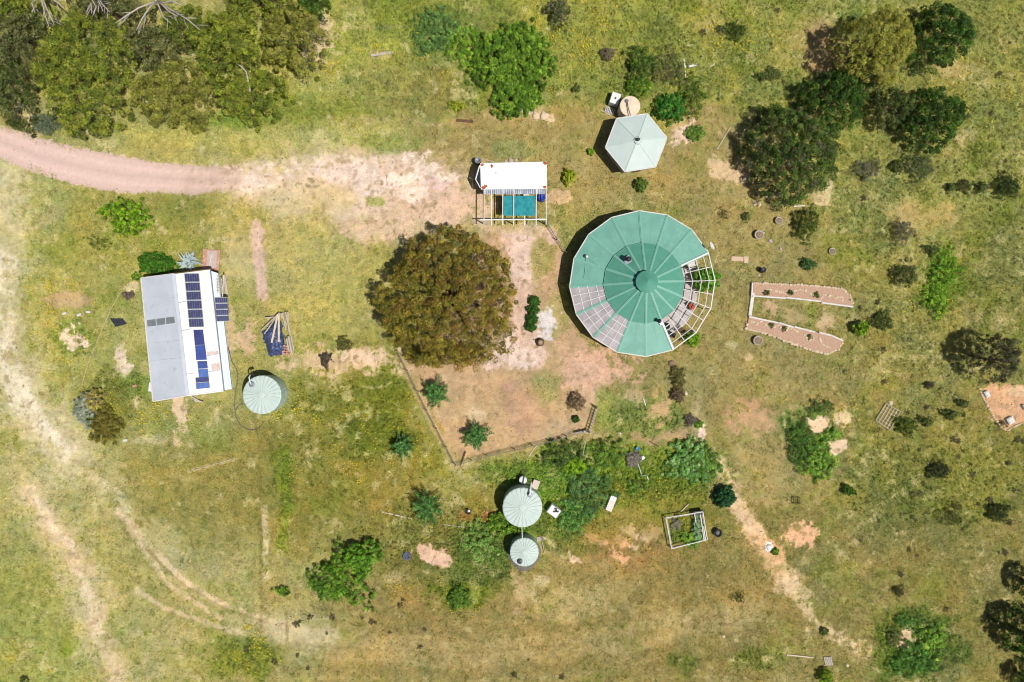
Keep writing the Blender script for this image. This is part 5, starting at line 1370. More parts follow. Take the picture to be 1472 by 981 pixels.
def dead_tree(px, py, label, arms, h=4.6, seed=1):
    rg = random.Random(seed); x, y = W(px, py, 2); root = thing('dead_tree', (x, y, 0), label, 'tree')
    mb = MB().tube([(x, y, 0), (x + .1, y, h * .5), (x + .2, y - .1, h * .8)], [.2, .16, .1], 8); mb.build('trunk', M['deadwood'], root)
    for ex, ey in arms:
        e = W3(ex, ey, h * rg.uniform(.85, 1.1)); s_ = Vector((x + .1, y, h * .55)); m1 = s_.lerp(e, .35) + Vector((rg.uniform(-.3, .3), rg.uniform(-.3, .3), .3)); m2 = s_.lerp(e, .7) + Vector((rg.uniform(-.25, .25), rg.uniform(-.25, .25), .35))
        mb = MB().tube([s_, m1, m2, e], [.11, .085, .06, .025], 6)
        for q in range(4):
            b0 = m1.lerp(e, rg.uniform(.2, .9)); d_ = (e - s_).normalized(); sd = Vector((-d_.y, d_.x, .2)) * rg.choice((-1, 1))
            mb.tube([b0, b0 + (d_ * .8 + sd * .5) * rg.uniform(.4, 1.0), b0 + (d_ * 1.4 + sd * .7) * rg.uniform(.7, 1.3)], [.04, .03, .012], 5)
        mb.build('limb', M['deadwood'], root)
dead_tree(62, -6, 'bleached dead tree with three long limbs reaching down from the top edge', [(50, 18), (70, 38), (78, 36), (92, 12)], 5.2, 2)
dead_tree(140, -8, 'small bleached dead tree with forked white twigs at the top edge', [(132, 20), (148, 16), (158, 18), (139, 12)], 5.0, 3)
dead_tree(228, 6, 'large bleached dead tree with white limbs spreading among the grove', [(165, 34), (196, 44), (256, 24), (262, 8), (288, 44), (246, 34)], 4.8, 4)
x, y = W(30, 105); single('fallen_limb', MB().tube([W3(8, 100, .5), W3(24, 105, .7), W3(44, 101, .4)], [.1, .13, .06], 7), M['deadwood'], 'bleached fallen limb west of the largest olive tree', 'limb')
single('fallen_limb', MB().tube([W3(12, 162, .5), W3(26, 157, .6), W3(36, 151, .4)], [.13, .12, .05], 7), M['deadwood'], 'bleached fallen limb at the bend of the drive', 'limb')
single('bare_limb', MB().tube([W3(338, 90, 4.2), W3(348, 97, 4.3), W3(354, 104, 4.3), W3(359, 128, 4.0), W3(361, 143, 3.7)], [.04, .08, .07, .1, .07], 7), M['timber'], 'bare pale limb lying across the crowns at the south east of the grove', 'limb')
# the big round tree in the yard
tree(645, 432, 4.6, dome(7.6, 7.0, 2.6, .52, 7.3, lump=.09, sink=.3, pw=.45, fill=1.25), BROWNO, 'huge round brownish olive tree in the middle of the yard', .38, .2, 115, limbs=22)
tree(672, 508, 1.8, dome(2.2, 2.2, .6, .42, 1.1, lump=.2, sink=.4), BROWNO, 'low brownish outgrowth at the southern foot of the huge round tree', .1, .19, 80)
tree(612, 513, 1.6, dome(2.2, 2.2, .6, .42, 1.0, lump=.2, sink=.4), BROWNO, 'low brownish bush at the south west foot of the huge round tree', .1, .19, 80)
# trees in the north east
G2 = 'dark trees of the north east paddock'
tree(1266, 62, 5.0, dome(3.9, 7.2, 2.6, .46, 4.0, lump=.16, sink=.45), [(152, 150, 62), (134, 136, 58), (164, 158, 74)], 'yellowish olive tree north of the dark ones, casting shadow on bare ground', .2, .2, 85, G2)
tree(1360, 46, 3.2, dome(3.4, 4.8, .7, .48, 3.4, lump=.12, sink=.35), DARKG, 'dark bushy tree nearest the north east corner', .2, .22, 100, G2)
tree(1143, 216, 3.4, dome(5.3, 5.2, .9, .52, 5.1, lump=.12, sink=.35), [(80, 104, 40), (66, 88, 36), (96, 118, 50), (96, 98, 66)], 'largest dark tree, greyish in its middle, east of the hexagonal hut', .28, .22, 105, G2)
tree(1208, 140, 3.2, dome(3.5, 4.6, .7, .46, 3.2, lump=.16, sink=.4), DARKG, 'dark green tree squeezed between the yellowish tree and the largest dark one', .2, .21, 95, G2)
tree(1347, 165, 3.0, dome(3.6, 4.4, .6, .48, 3.3, lump=.12, sink=.35), DARKG, 'dark spreading tree with a black shadow on its west side', .2, .21, 100, G2)
tree(1290, 152, 2.6, dome(2.5, 3.4, .6, .46, 2.3, lump=.2, sink=.5), DEEP, 'dull dark tree in the shade just west of the spreading one', .16, .2, 85, G2)
tree(1240, 110, 2.4, dome(2.6, 3.0, .6, .46, 2.6, lump=.2, sink=.5), DEEP, 'low shaded tree under the yellowish one', .14, .2, 80, G2)
tree(1439, 515, 4.2, dome(2.05, 5.8, 2.6, .34, 2.5, lump=.14, sink=.6, fill=1.7), [(92, 92, 62), (80, 80, 56), (104, 100, 74), (76, 82, 48)], 'finely twigged grey brown tree above the orange sand pit', .16, .15, 90)
tree(1487, 920, 3.2, dome(2.5, 4.4, .8, .42, 2.8, lump=.15, sink=.35), DARKG, 'dark tree half cut by the eastern photo edge near the bottom', .18, .2, 95)
tree(1496, 846, 2.8, dome(1.6, 3.6, .6, .4, 1.6, lump=.15), DARKG, 'dark treetop just inside the eastern photo edge, the upper of two', .14, .2, 80)
tree(1492, 985, 2.6, dome(1.5, 3.0, .5, .4, 1.5, lump=.15), DARKG, 'dark treetop in the bottom east corner', .14, .2, 80)
# young conifers
G3 = 'young conifers with starry branches'
def conifer(px, py, R, h, label):
    x, y = W(px, py, h * .45); return plant('conifer', (x, y), label, 'tree', lambda rng: star_clumps(rng, R, h), PINE, .16, 13, group=G3, gain=1.25, trunk=.07, limbs=3, elong=.35, up=.2, lo=.1)
conifer(626, 565, 1.6, 2.7, 'bluish young conifer against the west fence of the yard')
conifer(684, 628, 1.6, 2.5, 'bluish young conifer in the southern corner of the yard')
conifer(577, 643, 1.35, 2.4, 'smallest young conifer, outside the west fence of the yard')
conifer(614, 730, 2.0, 3.2, 'largest and darkest young conifer, west of the large tank')
# shrubs -----------------------------------------------------------------
def shrub(px, py, R, h, pal, label, ry=None, leaf=.15, per=55, cr=None, group=None, name='shrub', stem=.04, base=.15, **k):
    g_ = 1.2
    if pal is DEEP: k['lump'] = .38; leaf = .12; R *= .82; ry = ry * .82 if ry else None; g_ = 1.35
    if name in ('thicket', 'leafy_bed', 'weed_clump', 'bramble'): g_ = 1.38; h *= .8
    x, y = W(px, py, h * .5); return plant(name, (x, y), label, 'shrub', dome(R, h, base, (cr or max(.16, R * .24)) * .9, ry, rag=.11, **k), pal, leaf * .88, int(per * .7), gain=g_, crown='foliage', trunk=stem, limbs=4, group=group)
shrub(736, 84, 4.3, 1.7, IVY, 'broad clump of bright green ivy north of the carport', 3.9, .18, 95, .36, name='ivy_clump', lump=.16, fill=1.5)
shrub(742, 138, 2.7, 1.3, IVY, 'southern tail of the ivy clump reaching towards the pale rocks', 2.3, .18, 90, .34, name='ivy_clump', lump=.16, fill=1.5)
shrub(627, 44, 2.5, 1.1, [(98, 128, 66), (84, 112, 60), (112, 140, 76)], 'dull green bramble west of the ivy clump', 2.6, .15, 60, .34, name='bramble', lump=.2, fill=1.0)
shrub(668, 64, 2.2, .9, IVY, 'thin green bramble joining the dull bramble to the ivy', 2.2, .15, 55, .34, name='bramble', lump=.2, fill=.8)
shrub(741, 160, .62, .9, DARKG, 'small dark round bush at the southern tip of the ivy')
shrub(186, 313, 2.1, 2.0, BRIGHT, 'bright lime green bush below the drive', 1.9, .17, 70, .28, lump=.25, fill=.95)
shrub(158, 303, 1.3, 1.2, BRIGHT, 'low western arm of the lime green bush', .8, .16, 50, .25, lump=.25, fill=.8)
shrub(225, 379, 2.1, 1.0, [(74, 120, 30), (62, 106, 28), (92, 138, 42)], 'dark green hedge along the north end of the shed', 1.15, .15, 90, .26, name='hedge', fill=1.6)
def agave(px, py, R, label, n=46, seed=1):
    x, y = W(px, py, .4); root = thing('agave', (x, y, 0), label, 'plant'); rg = random.Random(seed); mb = MB()
    for i in range(n):
        a = rg.uniform(0, 6.283); L_ = R * rg.uniform(.5, 1.1); z = rg.uniform(.25, 1.0); ox, oy = rg.uniform(-.4, .4) * R, rg.uniform(-.4, .4) * R
        d_ = Vector((math.cos(a), math.sin(a), 0)); s_ = Vector((-d_.y, d_.x, 0)) * .1; b0 = Vector((x + ox, y + oy, .1)); mid = b0 + d_ * L_ * .5 + Vector((0, 0, z * .8)); tip = b0 + d_ * L_ + Vector((0, 0, z * .9))
        mb.add([b0 - s_ * .7, b0 + s_ * .7, mid + s_, mid - s_, tip], [(0, 1, 2, 3), (3, 2, 4)])
    mb.build('leaves', mat('silver blue leaves', (184, 202, 200), .6, var=.2, scale=3), root)
    MB().lathe((x, y, 0), [(.16, 0), (.2, .12), (.06, .3)], 10).build('stem', M['bark'], root)
agave(273, 375, 1.25, 'silvery blue spiky agave between the hedge and the brick patio')
shrub(121, 590, 1.1, 1.3, [(168, 176, 150), (150, 160, 136), (182, 186, 164)], 'silver grey bush at the end of the straw cord', 1.8, .14, 60, .26, lump=.2)
shrub(134, 575, 1.0, 1.2, [(176, 164, 92), (160, 150, 104), (190, 176, 70)], 'yellowish grey bush growing into the silver one', 1.3, .14, 60, .26, lump=.2)
shrub(150, 610, 1.8, .7, [(126, 118, 50), (108, 104, 44), (140, 130, 60)], 'low olive brown bush south of the silver bush', 2.0, .15, 55, .32, lump=.2)
shrub(492, 832, 3.1, 1.5, [(116, 156, 46), (98, 138, 42), (136, 172, 58), (82, 120, 38)], 'large bright green bush in the south of the western weeds', 3.2, .16, 70, .34, lump=.34, fill=1.1)
shrub(519, 800, 1.9, 2.1, [(104, 150, 44), (86, 130, 40), (122, 164, 52)], 'taller green bush with black shadow behind the large bright bush', 1.7, .17, 70, .3, lump=.25)
shrub(406, 850, .8, .5, IVY, 'small bright green bush beside the wheel tracks', .5, .14, 50, lump=.3)
shrub(660, 860, 1.3, .8, [(104, 140, 50), (88, 124, 46), (120, 150, 56)], 'low green bush south of the bare rectangle', 1.2, .14, 60, .26, lump=.2)
shrub(1042, 715, 1.15, 1.4, [(54, 100, 54), (44, 86, 48), (70, 116, 66)], 'round dark green bush west of the pale track', 1.1, .13, 110, .2, fill=1.8, lump=.05)
shrub(993, 664, 2.6, .8, [(118, 154, 84), (98, 136, 64), (142, 170, 110), (84, 118, 52)], 'broad patch of whitish green leafy plants in the vegetable garden', 2.5, .15, 85, .3, name='leafy_bed', lump=.24, fill=1.3)
shrub(1018, 668, 1.2, .6, WEED, 'green fringe on the east side of the whitish leafy bed', 1.8, .15, 55, .3, lump=.2)
shrub(812, 655, 2.4, .9, [(104, 126, 62), (92, 112, 58), (120, 146, 58)], 'dull green bush below the yard gate', 1.7, .15, 60, .34, lump=.2, fill=1.1)
shrub(826, 670, 1.4, 1.1, [(140, 176, 36), (120, 160, 36), (158, 190, 50)], 'lime green bush at the foot of the dull bush', 1.0, .15, 60, .28, lump=.25)
shrub(846, 706, 3.0, 1.1, [(92, 124, 70), (80, 110, 64), (108, 138, 78)], 'large greyish green thicket north east of the white bulk container', 2.6, .15, 65, .4, lump=.2, fill=1.0, name='thicket')
shrub(825, 740, 2.2, .9, [(100, 140, 66), (84, 122, 60), (116, 152, 74)], 'green thicket south of the greyish one, right beside the white bulk container', 1.8, .15, 60, .36, lump=.2, fill=1.1, name='thicket')
shrub(874, 652, 1.9, .7, WEED, 'low bright weedy bush west of the grey heap', 1.8, .15, 55, .34, lump=.25, fill=.9)
shrub(915, 700, 1.4, .6, WEED, 'low bush around the lying white post', 1.2, .14, 50, .3, lump=.25, fill=.8)
shrub(743, 760, 1.3, .8, IVY, 'bright leafy growth between the two joined tanks', .6, .15, 70, .25, lump=.2)
shrub(716, 752, 1.1, .7, IVY, 'bright leafy growth hugging the west of the large tank', 1.3, .15, 60, .25, lump=.2)
shrub(690, 780, 2.0, .8, [(120, 150, 70), (104, 134, 66), (136, 162, 84)], 'pale green thicket west of the small tank', 2.2, .15, 60, .36, lump=.2, fill=1.0, name='thicket')
shrub(911, 660, .9, .5, [(150, 140, 128), (132, 124, 114), (162, 152, 138)], 'grey dead twig heap beside the light blue bucket', .8, .11, 70, .2, name='twig_heap')
for yy, lb in ((433, 'topmost of the row of four dark green bushes beside the ash patch'), (447, 'second from the top in the row of four dark green bushes'), (459, 'third from the top in the row of four dark green bushes'), (470, 'lowest of the row of four dark green bushes beside the ash patch')):
    shrub(768 - (yy - 433) * .13, yy, .62, .9, [(62, 104, 34), (50, 90, 30), (78, 120, 44)], lb, .55, .13, 60, group='row of dark bushes by the ash patch')
shrub(818, 254, .72, 1.1, [(158, 170, 40), (140, 154, 38), (176, 182, 56)], 'yellow green bush just east of the carport', .8, .13, 60)
shrub(849, 218, .35, .6, BRIGHT, 'tiny bright seedling west of the hexagonal hut')
shrub(921, 266, .72, .8, [(104, 128, 46), (86, 112, 44), (120, 142, 58)], 'rounded green bush below the hexagonal hut', .7, .13, 60)
shrub(828, 577, .9, .8, [(136, 116, 86), (118, 102, 76), (150, 130, 96)], 'dry brown bush in the yard near the gate', 1.0, .11, 55, .22, lump=.2)
shrub(828, 603, .35, .5, DARKG, 'tiny dark plant under the dry brown bush')
shrub(658, 152, .8, .6, [(170, 178, 50), (150, 160, 48)], 'yellow flowering weed north of the reddish log', .5, .12, 40, lump=.3)
shrub(920, 95, 1.5, 1.6, [(84, 112, 44), (72, 98, 40), (110, 134, 48)], 'dark green bush north of the cream tank', 2.0, .15, 60, .3, lump=.25, fill=1.0)
shrub(918, 124, 1.3, 1.0, IVY, 'bright green bush between the dark bush and the cream tank', 1.1, .15, 60, .28, lump=.2)
shrub(962, 97, 1.9, 1.3, [(124, 120, 84), (108, 106, 72), (116, 128, 60)], 'grey twiggy bush west of the crossed white timbers', 2.0, .13, 50, .32, lump=.25, fill=.8)
shrub(964, 155, 1.7, 1.5, [(70, 128, 42), (58, 110, 38), (88, 146, 54)], 'glossy green bush right above the pinkish bare patch', 1.6, .15, 85, .3, lump=.12, fill=1.3)
shrub(995, 140, 1.5, 1.0, [(96, 122, 44), (124, 140, 42), (82, 108, 40)], 'ragged bush with yellow flowers east of the glossy one', 2.2, .14, 45, .32, lump=.3, fill=.8)
shrub(1000, 192, 1.1, .6, WEED, 'low green growth east of the pinkish bare patch', .8, .14, 50, .26, lump=.2)
x, y = 0, 0
shrub(1014, 402, 1.5, 2.4, [(106, 160, 40), (88, 142, 38), (126, 176, 52)], 'bright green climber pushing up through the pergola beams', 1.3, .18, 75, .3, base=.9, stem=.06, name='climber', lump=.2)
shrub(995, 487, .85, 1.2, [(140, 178, 44), (120, 160, 42)], 'lime green bush outside the southern end of the pergola', .75, .15, 60)
shrub(1058, 45, 1.2, 1.0, [(92, 112, 44), (76, 94, 40)], 'dark shrub with yellow flowers alone in the northern paddock', .9, .13, 50, lump=.25)
shrub(1036, 42, .5, .5, DEEP, 'small dark shrub west of the lone northern one')
shrub(803, 18, 1.3, 1.6, [(104, 112, 66), (128, 124, 96), (88, 96, 54)], 'grey and green shrub at the top edge north east of the ivy', 1.5, .13, 60, .28, lump=.25)
shrub(874, 78, .7, .7, [(140, 126, 100), (120, 110, 84)], 'small dry brown shrub north west of the dark green bush', .8, .11, 50, lump=.25)
shrub(828, 128, .5, .5, DEEP, 'small dark weed east of the ivy tail')
shrub(1096, 110, .7, .7, DEEP, 'dark shrub in the open west of the yellowish tree', .6, .13, 50, lump=.25)
shrub(1112, 106, .8, .5, [(112, 122, 62), (98, 108, 58)], 'dull low shrub right of the dark open shrub', .7, .13, 40, lump=.25)
shrub(1160, 322, 1.3, 1.5, [(96, 112, 46), (82, 98, 42), (128, 130, 56)], 'tall olive shrub south of the largest dark tree', 1.9, .13, 60, .28, lump=.22)
shrub(1162, 380, .85, .7, [(88, 124, 66), (76, 110, 58)], 'bluish green shrub alone north of the garden beds', .6, .12, 60, lump=.2)
shrub(1073, 312, .5, .6, DEEP, 'small dark round shrub north of the oblong tub')
shrub(1040, 308, .7, .4, [(120, 110, 62), (104, 98, 56)], 'spidery low weed in the mown grass east of the round house', .7, .09, 22, lump=.4, fill=.7)
shrub(1237, 472, .8, 1.5, BRIGHT, 'lime green sapling with a clear dark shadow, east of the garden beds', .75, .14, 60, lump=.2)
shrub(1269, 462, 1.2, .9, [(96, 110, 52), (84, 98, 46)], 'dull dark shrub east of the lime sapling', 1.1, .13, 50, .28, lump=.25)
shrub(1301, 395, 1.4, 1.2, [(92, 104, 50), (78, 90, 44), (106, 114, 60)], 'broad dark shrub west of the long green bramble', 1.3, .13, 55, .3, lump=.22)
shrub(1358, 388, 1.7, .8, [(112, 146, 44), (96, 130, 42), (128, 160, 56)], 'northern half of the long green bramble of the eastern paddock', 2.4, .15, 55, .34, lump=.25, fill=.9, name='bramble')
shrub(1345, 430, 1.5, .7, [(120, 154, 44), (102, 136, 42), (136, 166, 56)], 'southern half of the long green bramble of the eastern paddock', 2.0, .15, 50, .34, lump=.25, fill=.8, name='bramble')
shrub(1340, 360, .8, .8, DEEP, 'dark shrub at the north end of the long green bramble', .7, .13, 50, lump=.25)
shrub(1297, 335, 1.2, .9, [(112, 116, 84), (96, 102, 70), (128, 128, 104)], 'grey twiggy shrub in the open eastern paddock', 1.3, .11, 45, .28, lump=.3)
shrub(1246, 244, 1.5, .8, [(124, 124, 96), (108, 110, 78), (140, 138, 116)], 'grey leafless looking shrub east of the largest dark tree', 1.1, .11, 45, .28, lump=.3)
shrub(1320, 240, 1.5, 1.0, [(96, 112, 62), (120, 126, 88), (84, 100, 56)], 'grey green shrub below the spreading dark tree', 1.5, .12, 50, .3, lump=.3)
shrub(1289, 240, .9, .8, DEEP, 'dark narrow shrub west of the grey green one', .8, .12, 50, lump=.3)
shrub(1448, 268, 1.2, 1.1, [(76, 92, 44), (64, 80, 38)], 'dark shrub close to the eastern photo edge beside a grey twig', 1.3, .13, 55, .28, lump=.25)
shrub(1412, 270, .8, .7, DEEP, 'dark shrub between the grassy gap and the eastern edge shrub', .7, .13, 50, lump=.25)
shrub(1385, 268, .8, .7, [(104, 106, 56), (90, 92, 50)], 'brownish shrub second in the row before the eastern edge', .6, .13, 45, lump=.3)
shrub(1368, 270, .7, .6, DEEP, 'dark shrub first in the row before the eastern edge', .6, .13, 45, lump=.3)
shrub(1176, 660, 2.0, .8, WEED, 'rank green weeds south of the upper bare patch', 2.2, .15, 60, .34, lump=.25, fill=1.0, name='weed_clump')
shrub(1146, 640, 1.1, .8, [(88, 118, 50), (76, 104, 46)], 'dark green weed strip along the mown edge', 2.6, .14, 55, .3, lump=.25, fill=.9, name='weed_clump')
shrub(1180, 584, 1.6, .6, [(96, 116, 58), (84, 104, 52)], 'low weeds north of the upper bare patch', .8, .14, 45, .3, lump=.25, fill=.8, name='weed_clump')
shrub(1196, 624, .9, .7, WEED, 'green weeds squeezed between the two bare patches', .6, .14, 55, .26, lump=.2, name='weed_clump')
shrub(1312, 948, 2.4, .8, [(84, 124, 50), (72, 110, 46), (104, 142, 60)], 'rank green weeds below the pale bare spot near the bottom edge', 1.8, .16, 60, .34, lump=.25, fill=1.0, name='weed_clump')
shrub(1340, 920, 1.6, .6, WEED, 'green weeds east of the pale bare spot near the bottom edge', 1.8, .15, 50, .34, lump=.25, fill=.8, name='weed_clump')
shrub(1300, 893, 1.2, .6, [(84, 118, 50), (100, 134, 58)], 'green weeds north of the pale bare spot near the bottom edge', .7, .15, 50, .3, lump=.25, name='weed_clump')
shrub(1286, 916, .8, .6, [(112, 116, 62), (98, 104, 56)], 'brownish weeds hugging the west of the pale bare spot', 1.0, .13, 45, .26, lump=.25, name='weed_clump')
shrub(1302, 612, 1.1, .9, [(88, 104, 40), (120, 136, 44), (72, 88, 36)], 'dark shrub with a lime edge south east of the bed frame', .9, .13, 55, .24, lump=.25)
shrub(1332, 606, .8, .8, DEEP, 'dark shrub third in the row east of the bed frame', .6, .13, 50, lump=.25)
shrub(1366, 596, .9, .8, DEEP, 'dark shrub south west of the orange sand pit', .7, .13, 50, lump=.25)
shrub(1384, 580, .7, .7, DEEP, 'small dark shrub just west of the orange sand pit', .5, .13, 50, lump=.25)
shrub(1336, 554, .5, .5, [(92, 84, 62), (80, 72, 54)], 'tiny brown shrub north of the row east of the bed frame', .35, .11, 45, lump=.25)
shrub(1350, 677, 1.3, .8, [(80, 88, 48), (68, 76, 42)], 'oblong dark shrub in the lower eastern paddock', .8, .13, 60, .26, lump=.2)
shrub(1220, 706, .7, .8, [(92, 124, 38), (76, 106, 34)], 'small bright edged shrub east of the mown grass', .55, .13, 55, lump=.2)
shrub(1368, 740, 1.3, .8, [(88, 98, 46), (100, 110, 48)], 'dull shrub with a yellow flower west of the round dark one', 1.3, .12, 40, .28, lump=.3, fill=.8)
shrub(1434, 737, 1.2, .9, [(80, 92, 44), (68, 80, 40)], 'round dark shrub near the eastern photo edge', 1.0, .13, 55, .26, lump=.2)
shrub(1187, 973, .8, 1.2, [(140, 168, 44), (120, 148, 42)], 'yellow green sapling with a dark shadow at the bottom edge', .7, .14, 55, lump=.2)
shrub(1185, 908, .5, .5, DEEP, 'small dark shrub in the pale track near the bottom')
shrub(1115, 793, .35, .4, IVY, 'tiny green plant beside the bright white stone')
shrub(1063, 860, .6, .5, [(104, 110, 52), (90, 96, 48)], 'thin sapling with dark twigs in the bottom grass', .6, .1, 30, lump=.4, fill=.6)
shrub(1292, 850, .6, .5, [(104, 104, 52), (88, 88, 46)], 'small dark shrub alone south east of the orange ring', .5, .11, 35, lump=.35)
shrub(975, 545, .8, .7, [(122, 120, 66), (106, 104, 58)], 'dry green shrub strip south of the round house', 1.3, .12, 45, .24, lump=.3)
shrub(974, 568, .7, .8, [(132, 112, 86), (112, 96, 72)], 'dry brown shrub over the grey brown rock', .8, .11, 55, lump=.25)
shrub(993, 605, .6, .6, [(140, 130, 116), (118, 110, 92)], 'grey shrub at the top of the pale track', .6, .11, 55, lump=.25)
shrub(1004, 610, .45, .4, IVY, 'small green plant right of the grey shrub on the pale track', .4)
shrub(495, 495, .95, .7, [(124, 122, 60), (108, 106, 54)], 'olive shrub in the grass west of the huge round tree', .8, .12, 55, .24, lump=.25)
shrub(468, 517, .55, .7, [(112, 100, 84), (96, 88, 72)], 'grey brown shrub on the bare strip east of the tarpaulin', .8, .11, 55, lump=.25)
shrub(66, 178, 1.6, 1.0, [(112, 124, 92), (96, 108, 80), (124, 134, 104)], 'grey green bush beside the drive below the largest olive tree', 1.1, .14, 70, .28, lump=.15)
shrub(110, 186, .8, .5, [(116, 122, 84), (100, 108, 74)], 'small grey bush at the drive edge, east of the grey green bush', .6, .12, 50, lump=.2)
shrub(185, 425, .7, .5, [(140, 120, 110), (118, 104, 92)], 'grey brown dead bush west of the shed', .4, .11, 50, lump=.25)
shrub(196, 398, .45, .5, IVY, 'small bright bush near the north west corner of the shed')
shrub(140, 350, 1.4, .6, [(112, 128, 50), (96, 112, 46)], 'low scattered green shrub south of the lime green bush', .8, .12, 30, .28, lump=.35, fill=.6)
shrub(34, 978, .5, .7, DEEP, 'small black looking shrub at the bottom west corner', .3)
for i, (x_, y_, c) in enumerate(((1090, 298, 0), (1110, 268, 1), (1064, 300, 2))): pass
# vegetation inside the enclosure
shrub(1004, 760, .55, .7, [(150, 180, 128), (128, 160, 104), (172, 196, 150)], 'whitish green plants under the netting end of the enclosure', 1.5, .15, 70, .22, name='leafy_plants', fill=1.5)
shrub(993, 775, 1.1, .5, WEED, 'green weeds filling the middle of the enclosure', .9, .13, 55, .24, lump=.25, name='weed_clump')
shrub(972, 752, .5, .3, GREY, 'grey dry stalks at the west of the enclosure', .8, .1, 40, .2, lump=.25, name='dry_stalks')
for (zx, zy) in ((288, 518), (448, 518), (622, 532)): shrub(*zb(zx, zy), .3, .35, [(92, 110, 50), (80, 96, 46)], 'small seedling planted in the northern garden bed', group='seedlings of the northern bed', leaf=.1, per=35)
for (zx, zy) in ((405, 760), (320, 738), (575, 815)): shrub(*zb(zx, zy), .3, .3, [(120, 120, 70), (100, 104, 60)], 'small seedling planted in the slanting southern garden bed', group='seedlings of the southern bed', leaf=.1, per=30)
# dark tussocks dotted over the paddocks: one built, the rest copies
proto = None; rg = random.Random(21)
spots = []
for (x0, y0, x1, y1, n_) in ((1240, 240, 1470, 360, 10), (1300, 580, 1470, 720, 26), (1200, 420, 1400, 560, 5), (1220, 680, 1460, 800, 9), (1000, 10, 1140, 120, 6), (1030, 120, 1110, 230, 5), (1390, 60, 1470, 240, 9), (1290, 780, 1460, 880, 4)):
    for _ in range(n_): spots.append((rg.uniform(x0, x1), rg.uniform(y0, y1), 'E'))
for p_ in ((355, 933), (426, 897), (432, 893), (446, 887), (478, 886), (521, 888), (534, 893), (540, 895), (470, 910), (560, 909), (610, 905), (604, 930), (395, 950), (428, 942), (443, 960), (575, 870), (580, 862), (720, 830), (760, 948), (808, 972), (740, 970)): spots.append((*p_, 'W'))
for (x_, y_, z_) in spots:
    x, y = W(x_, y_)
    if proto is None:
        PLANT_SEED[0] += 1; rr = np.random.default_rng(77); cen_, rad_ = dome_clumps(rr, .3, .3, .05, .12)
        V, F, C = leaf_arrays(rr, cen_, rad_, 26, .11, clump_cols(rr, len(cen_), [(118, 110, 74), (104, 98, 66), (136, 124, 86)], .2)); proto = np_mesh('tussock', V, F, M['leaf'], C); o = proto
    else:
        o = proto.copy(); COL.objects.link(o)
    o.location = (x, y, 0); s_ = rg.uniform(.45, 1.1); o.scale = (s_, s_ * rg.uniform(.7, 1.2), s_ * .7); o.rotation_euler.z = rg.uniform(0, 6)
    tag(o, 'small dark tussock dotted over the eastern paddock' if z_ == 'E' else 'small dark tussock on the worn grass along the bottom', 'tussock', 'dark tussocks of the eastern paddock' if z_ == 'E' else 'dark tussocks along the worn grass')

# ------------------------------------------------------------------ grass, weeds, flowers, gravel: what nobody could count
rng = np.random.default_rng(5)
N = 300000
px = rng.uniform(-45, 1517, N); py = rng.uniform(-45, 1027, N)
c, v = gsample(px, py)
keep = rng.random(N) < np.clip(v, 0.03, 1) ** 1.2
px, py, c, v = px[keep], py[keep], c[keep], v[keep]
x = (px - 736) * S; y = (490.5 - py) * S
inside = np.zeros(len(x), bool)      # keep blades out of buildings and tanks
for cx_, cy_, r_ in ((RC.x, RC.y, 7.0), (HC.x, HC.y, 3.0), (c1.x, c1.y, 2.1), (c2.x, c2.y, 2.15), (c3.x, c3.y, 1.9), (c4.x, c4.y, 1.15)): inside |= np.hypot(x - cx_, y - cy_) < r_
inside |= (np.abs(px - 268) < 62) & (np.abs(py - 480) < 95) & (px > 206 + (py - 400) * .1) & (px < 318 + (py - 400) * .1)
x, y, c, v = x[~inside], y[~inside], c[~inside], v[~inside]
n = len(x)
def blades(x, y, col, size, nb, w, seed):
    rg = np.random.default_rng(seed); n = len(x)
    X = np.repeat(x, nb) + rg.normal(size=n * nb) * .13; Y = np.repeat(y, nb) + rg.normal(size=n * nb) * .13; L_ = np.repeat(size, nb) * rg.uniform(.6, 1.3, n * nb); a = rg.uniform(0, 6.283, n * nb); lean = rg.uniform(.78, .99, n * nb)
    dx, dy = np.cos(a), np.sin(a); ww = w * rg.uniform(.7, 1.3, n * nb)
    z0 = np.zeros_like(X)
    A = np.stack([X - dy * ww, Y + dx * ww, z0], -1); B = np.stack([X + dy * ww, Y - dx * ww, z0], -1)
    T = np.stack([X + dx * L_ * lean, Y + dy * L_ * lean, L_ * np.sqrt(1 - lean ** 2) * .8 + .02], -1)
    V = np.stack([A, B, T], 1).reshape(-1, 3); F = np.arange(n * nb * 3).reshape(-1, 3)
    C = np.repeat(np.repeat(col, nb, 0) * (1 + rg.normal(size=(n * nb, 1)) * .16), 3, 0)
    return V, F, np.clip(C, .004, .8)
base = lin(c) / KG
tone = rng.normal(size=(n, 1)); pale = rng.random((n, 1)) < .17
col = base * (1.17 + .32 * np.clip(tone, -1.6, 2.2)) * np.array([.98, 1.03, .85]); col = np.where(pale, base * np.array([1.9, 1.8, 1.75]), col)
dk = rng.random((n, 1)) < .06; col = np.where(dk, base * np.array([.6, .72, .5]), col)
V, F, C = blades(x, y, col, (.10 + .13 * v) * rng.uniform(.5, 1.2, n), 4, .03, 3)
g = np_mesh('meadow_grass', V, F, M['grass'], C); tag(g, 'short green and straw coloured grass all over the paddocks', 'grass', kind='stuff')
px2 = rng.uniform(-40, 1512, 34000); py2 = rng.uniform(-40, 1020, 34000); c, v = gsample(px2, py2)
x = (px2 - 736) * S; y = (490.5 - py2) * S
ok = (v > .35) & (np.hypot(x - RC.x, y - RC.y) > 7.4) & (np.hypot(x - HC.x, y - HC.y) > 3.3) & ~((np.abs(px2 - 268) < 66) & (np.abs(py2 - 480) < 98))
for q in (c1, c2, c3, c4): ok &= np.hypot(x - q.x, y - q.y) > 2.3
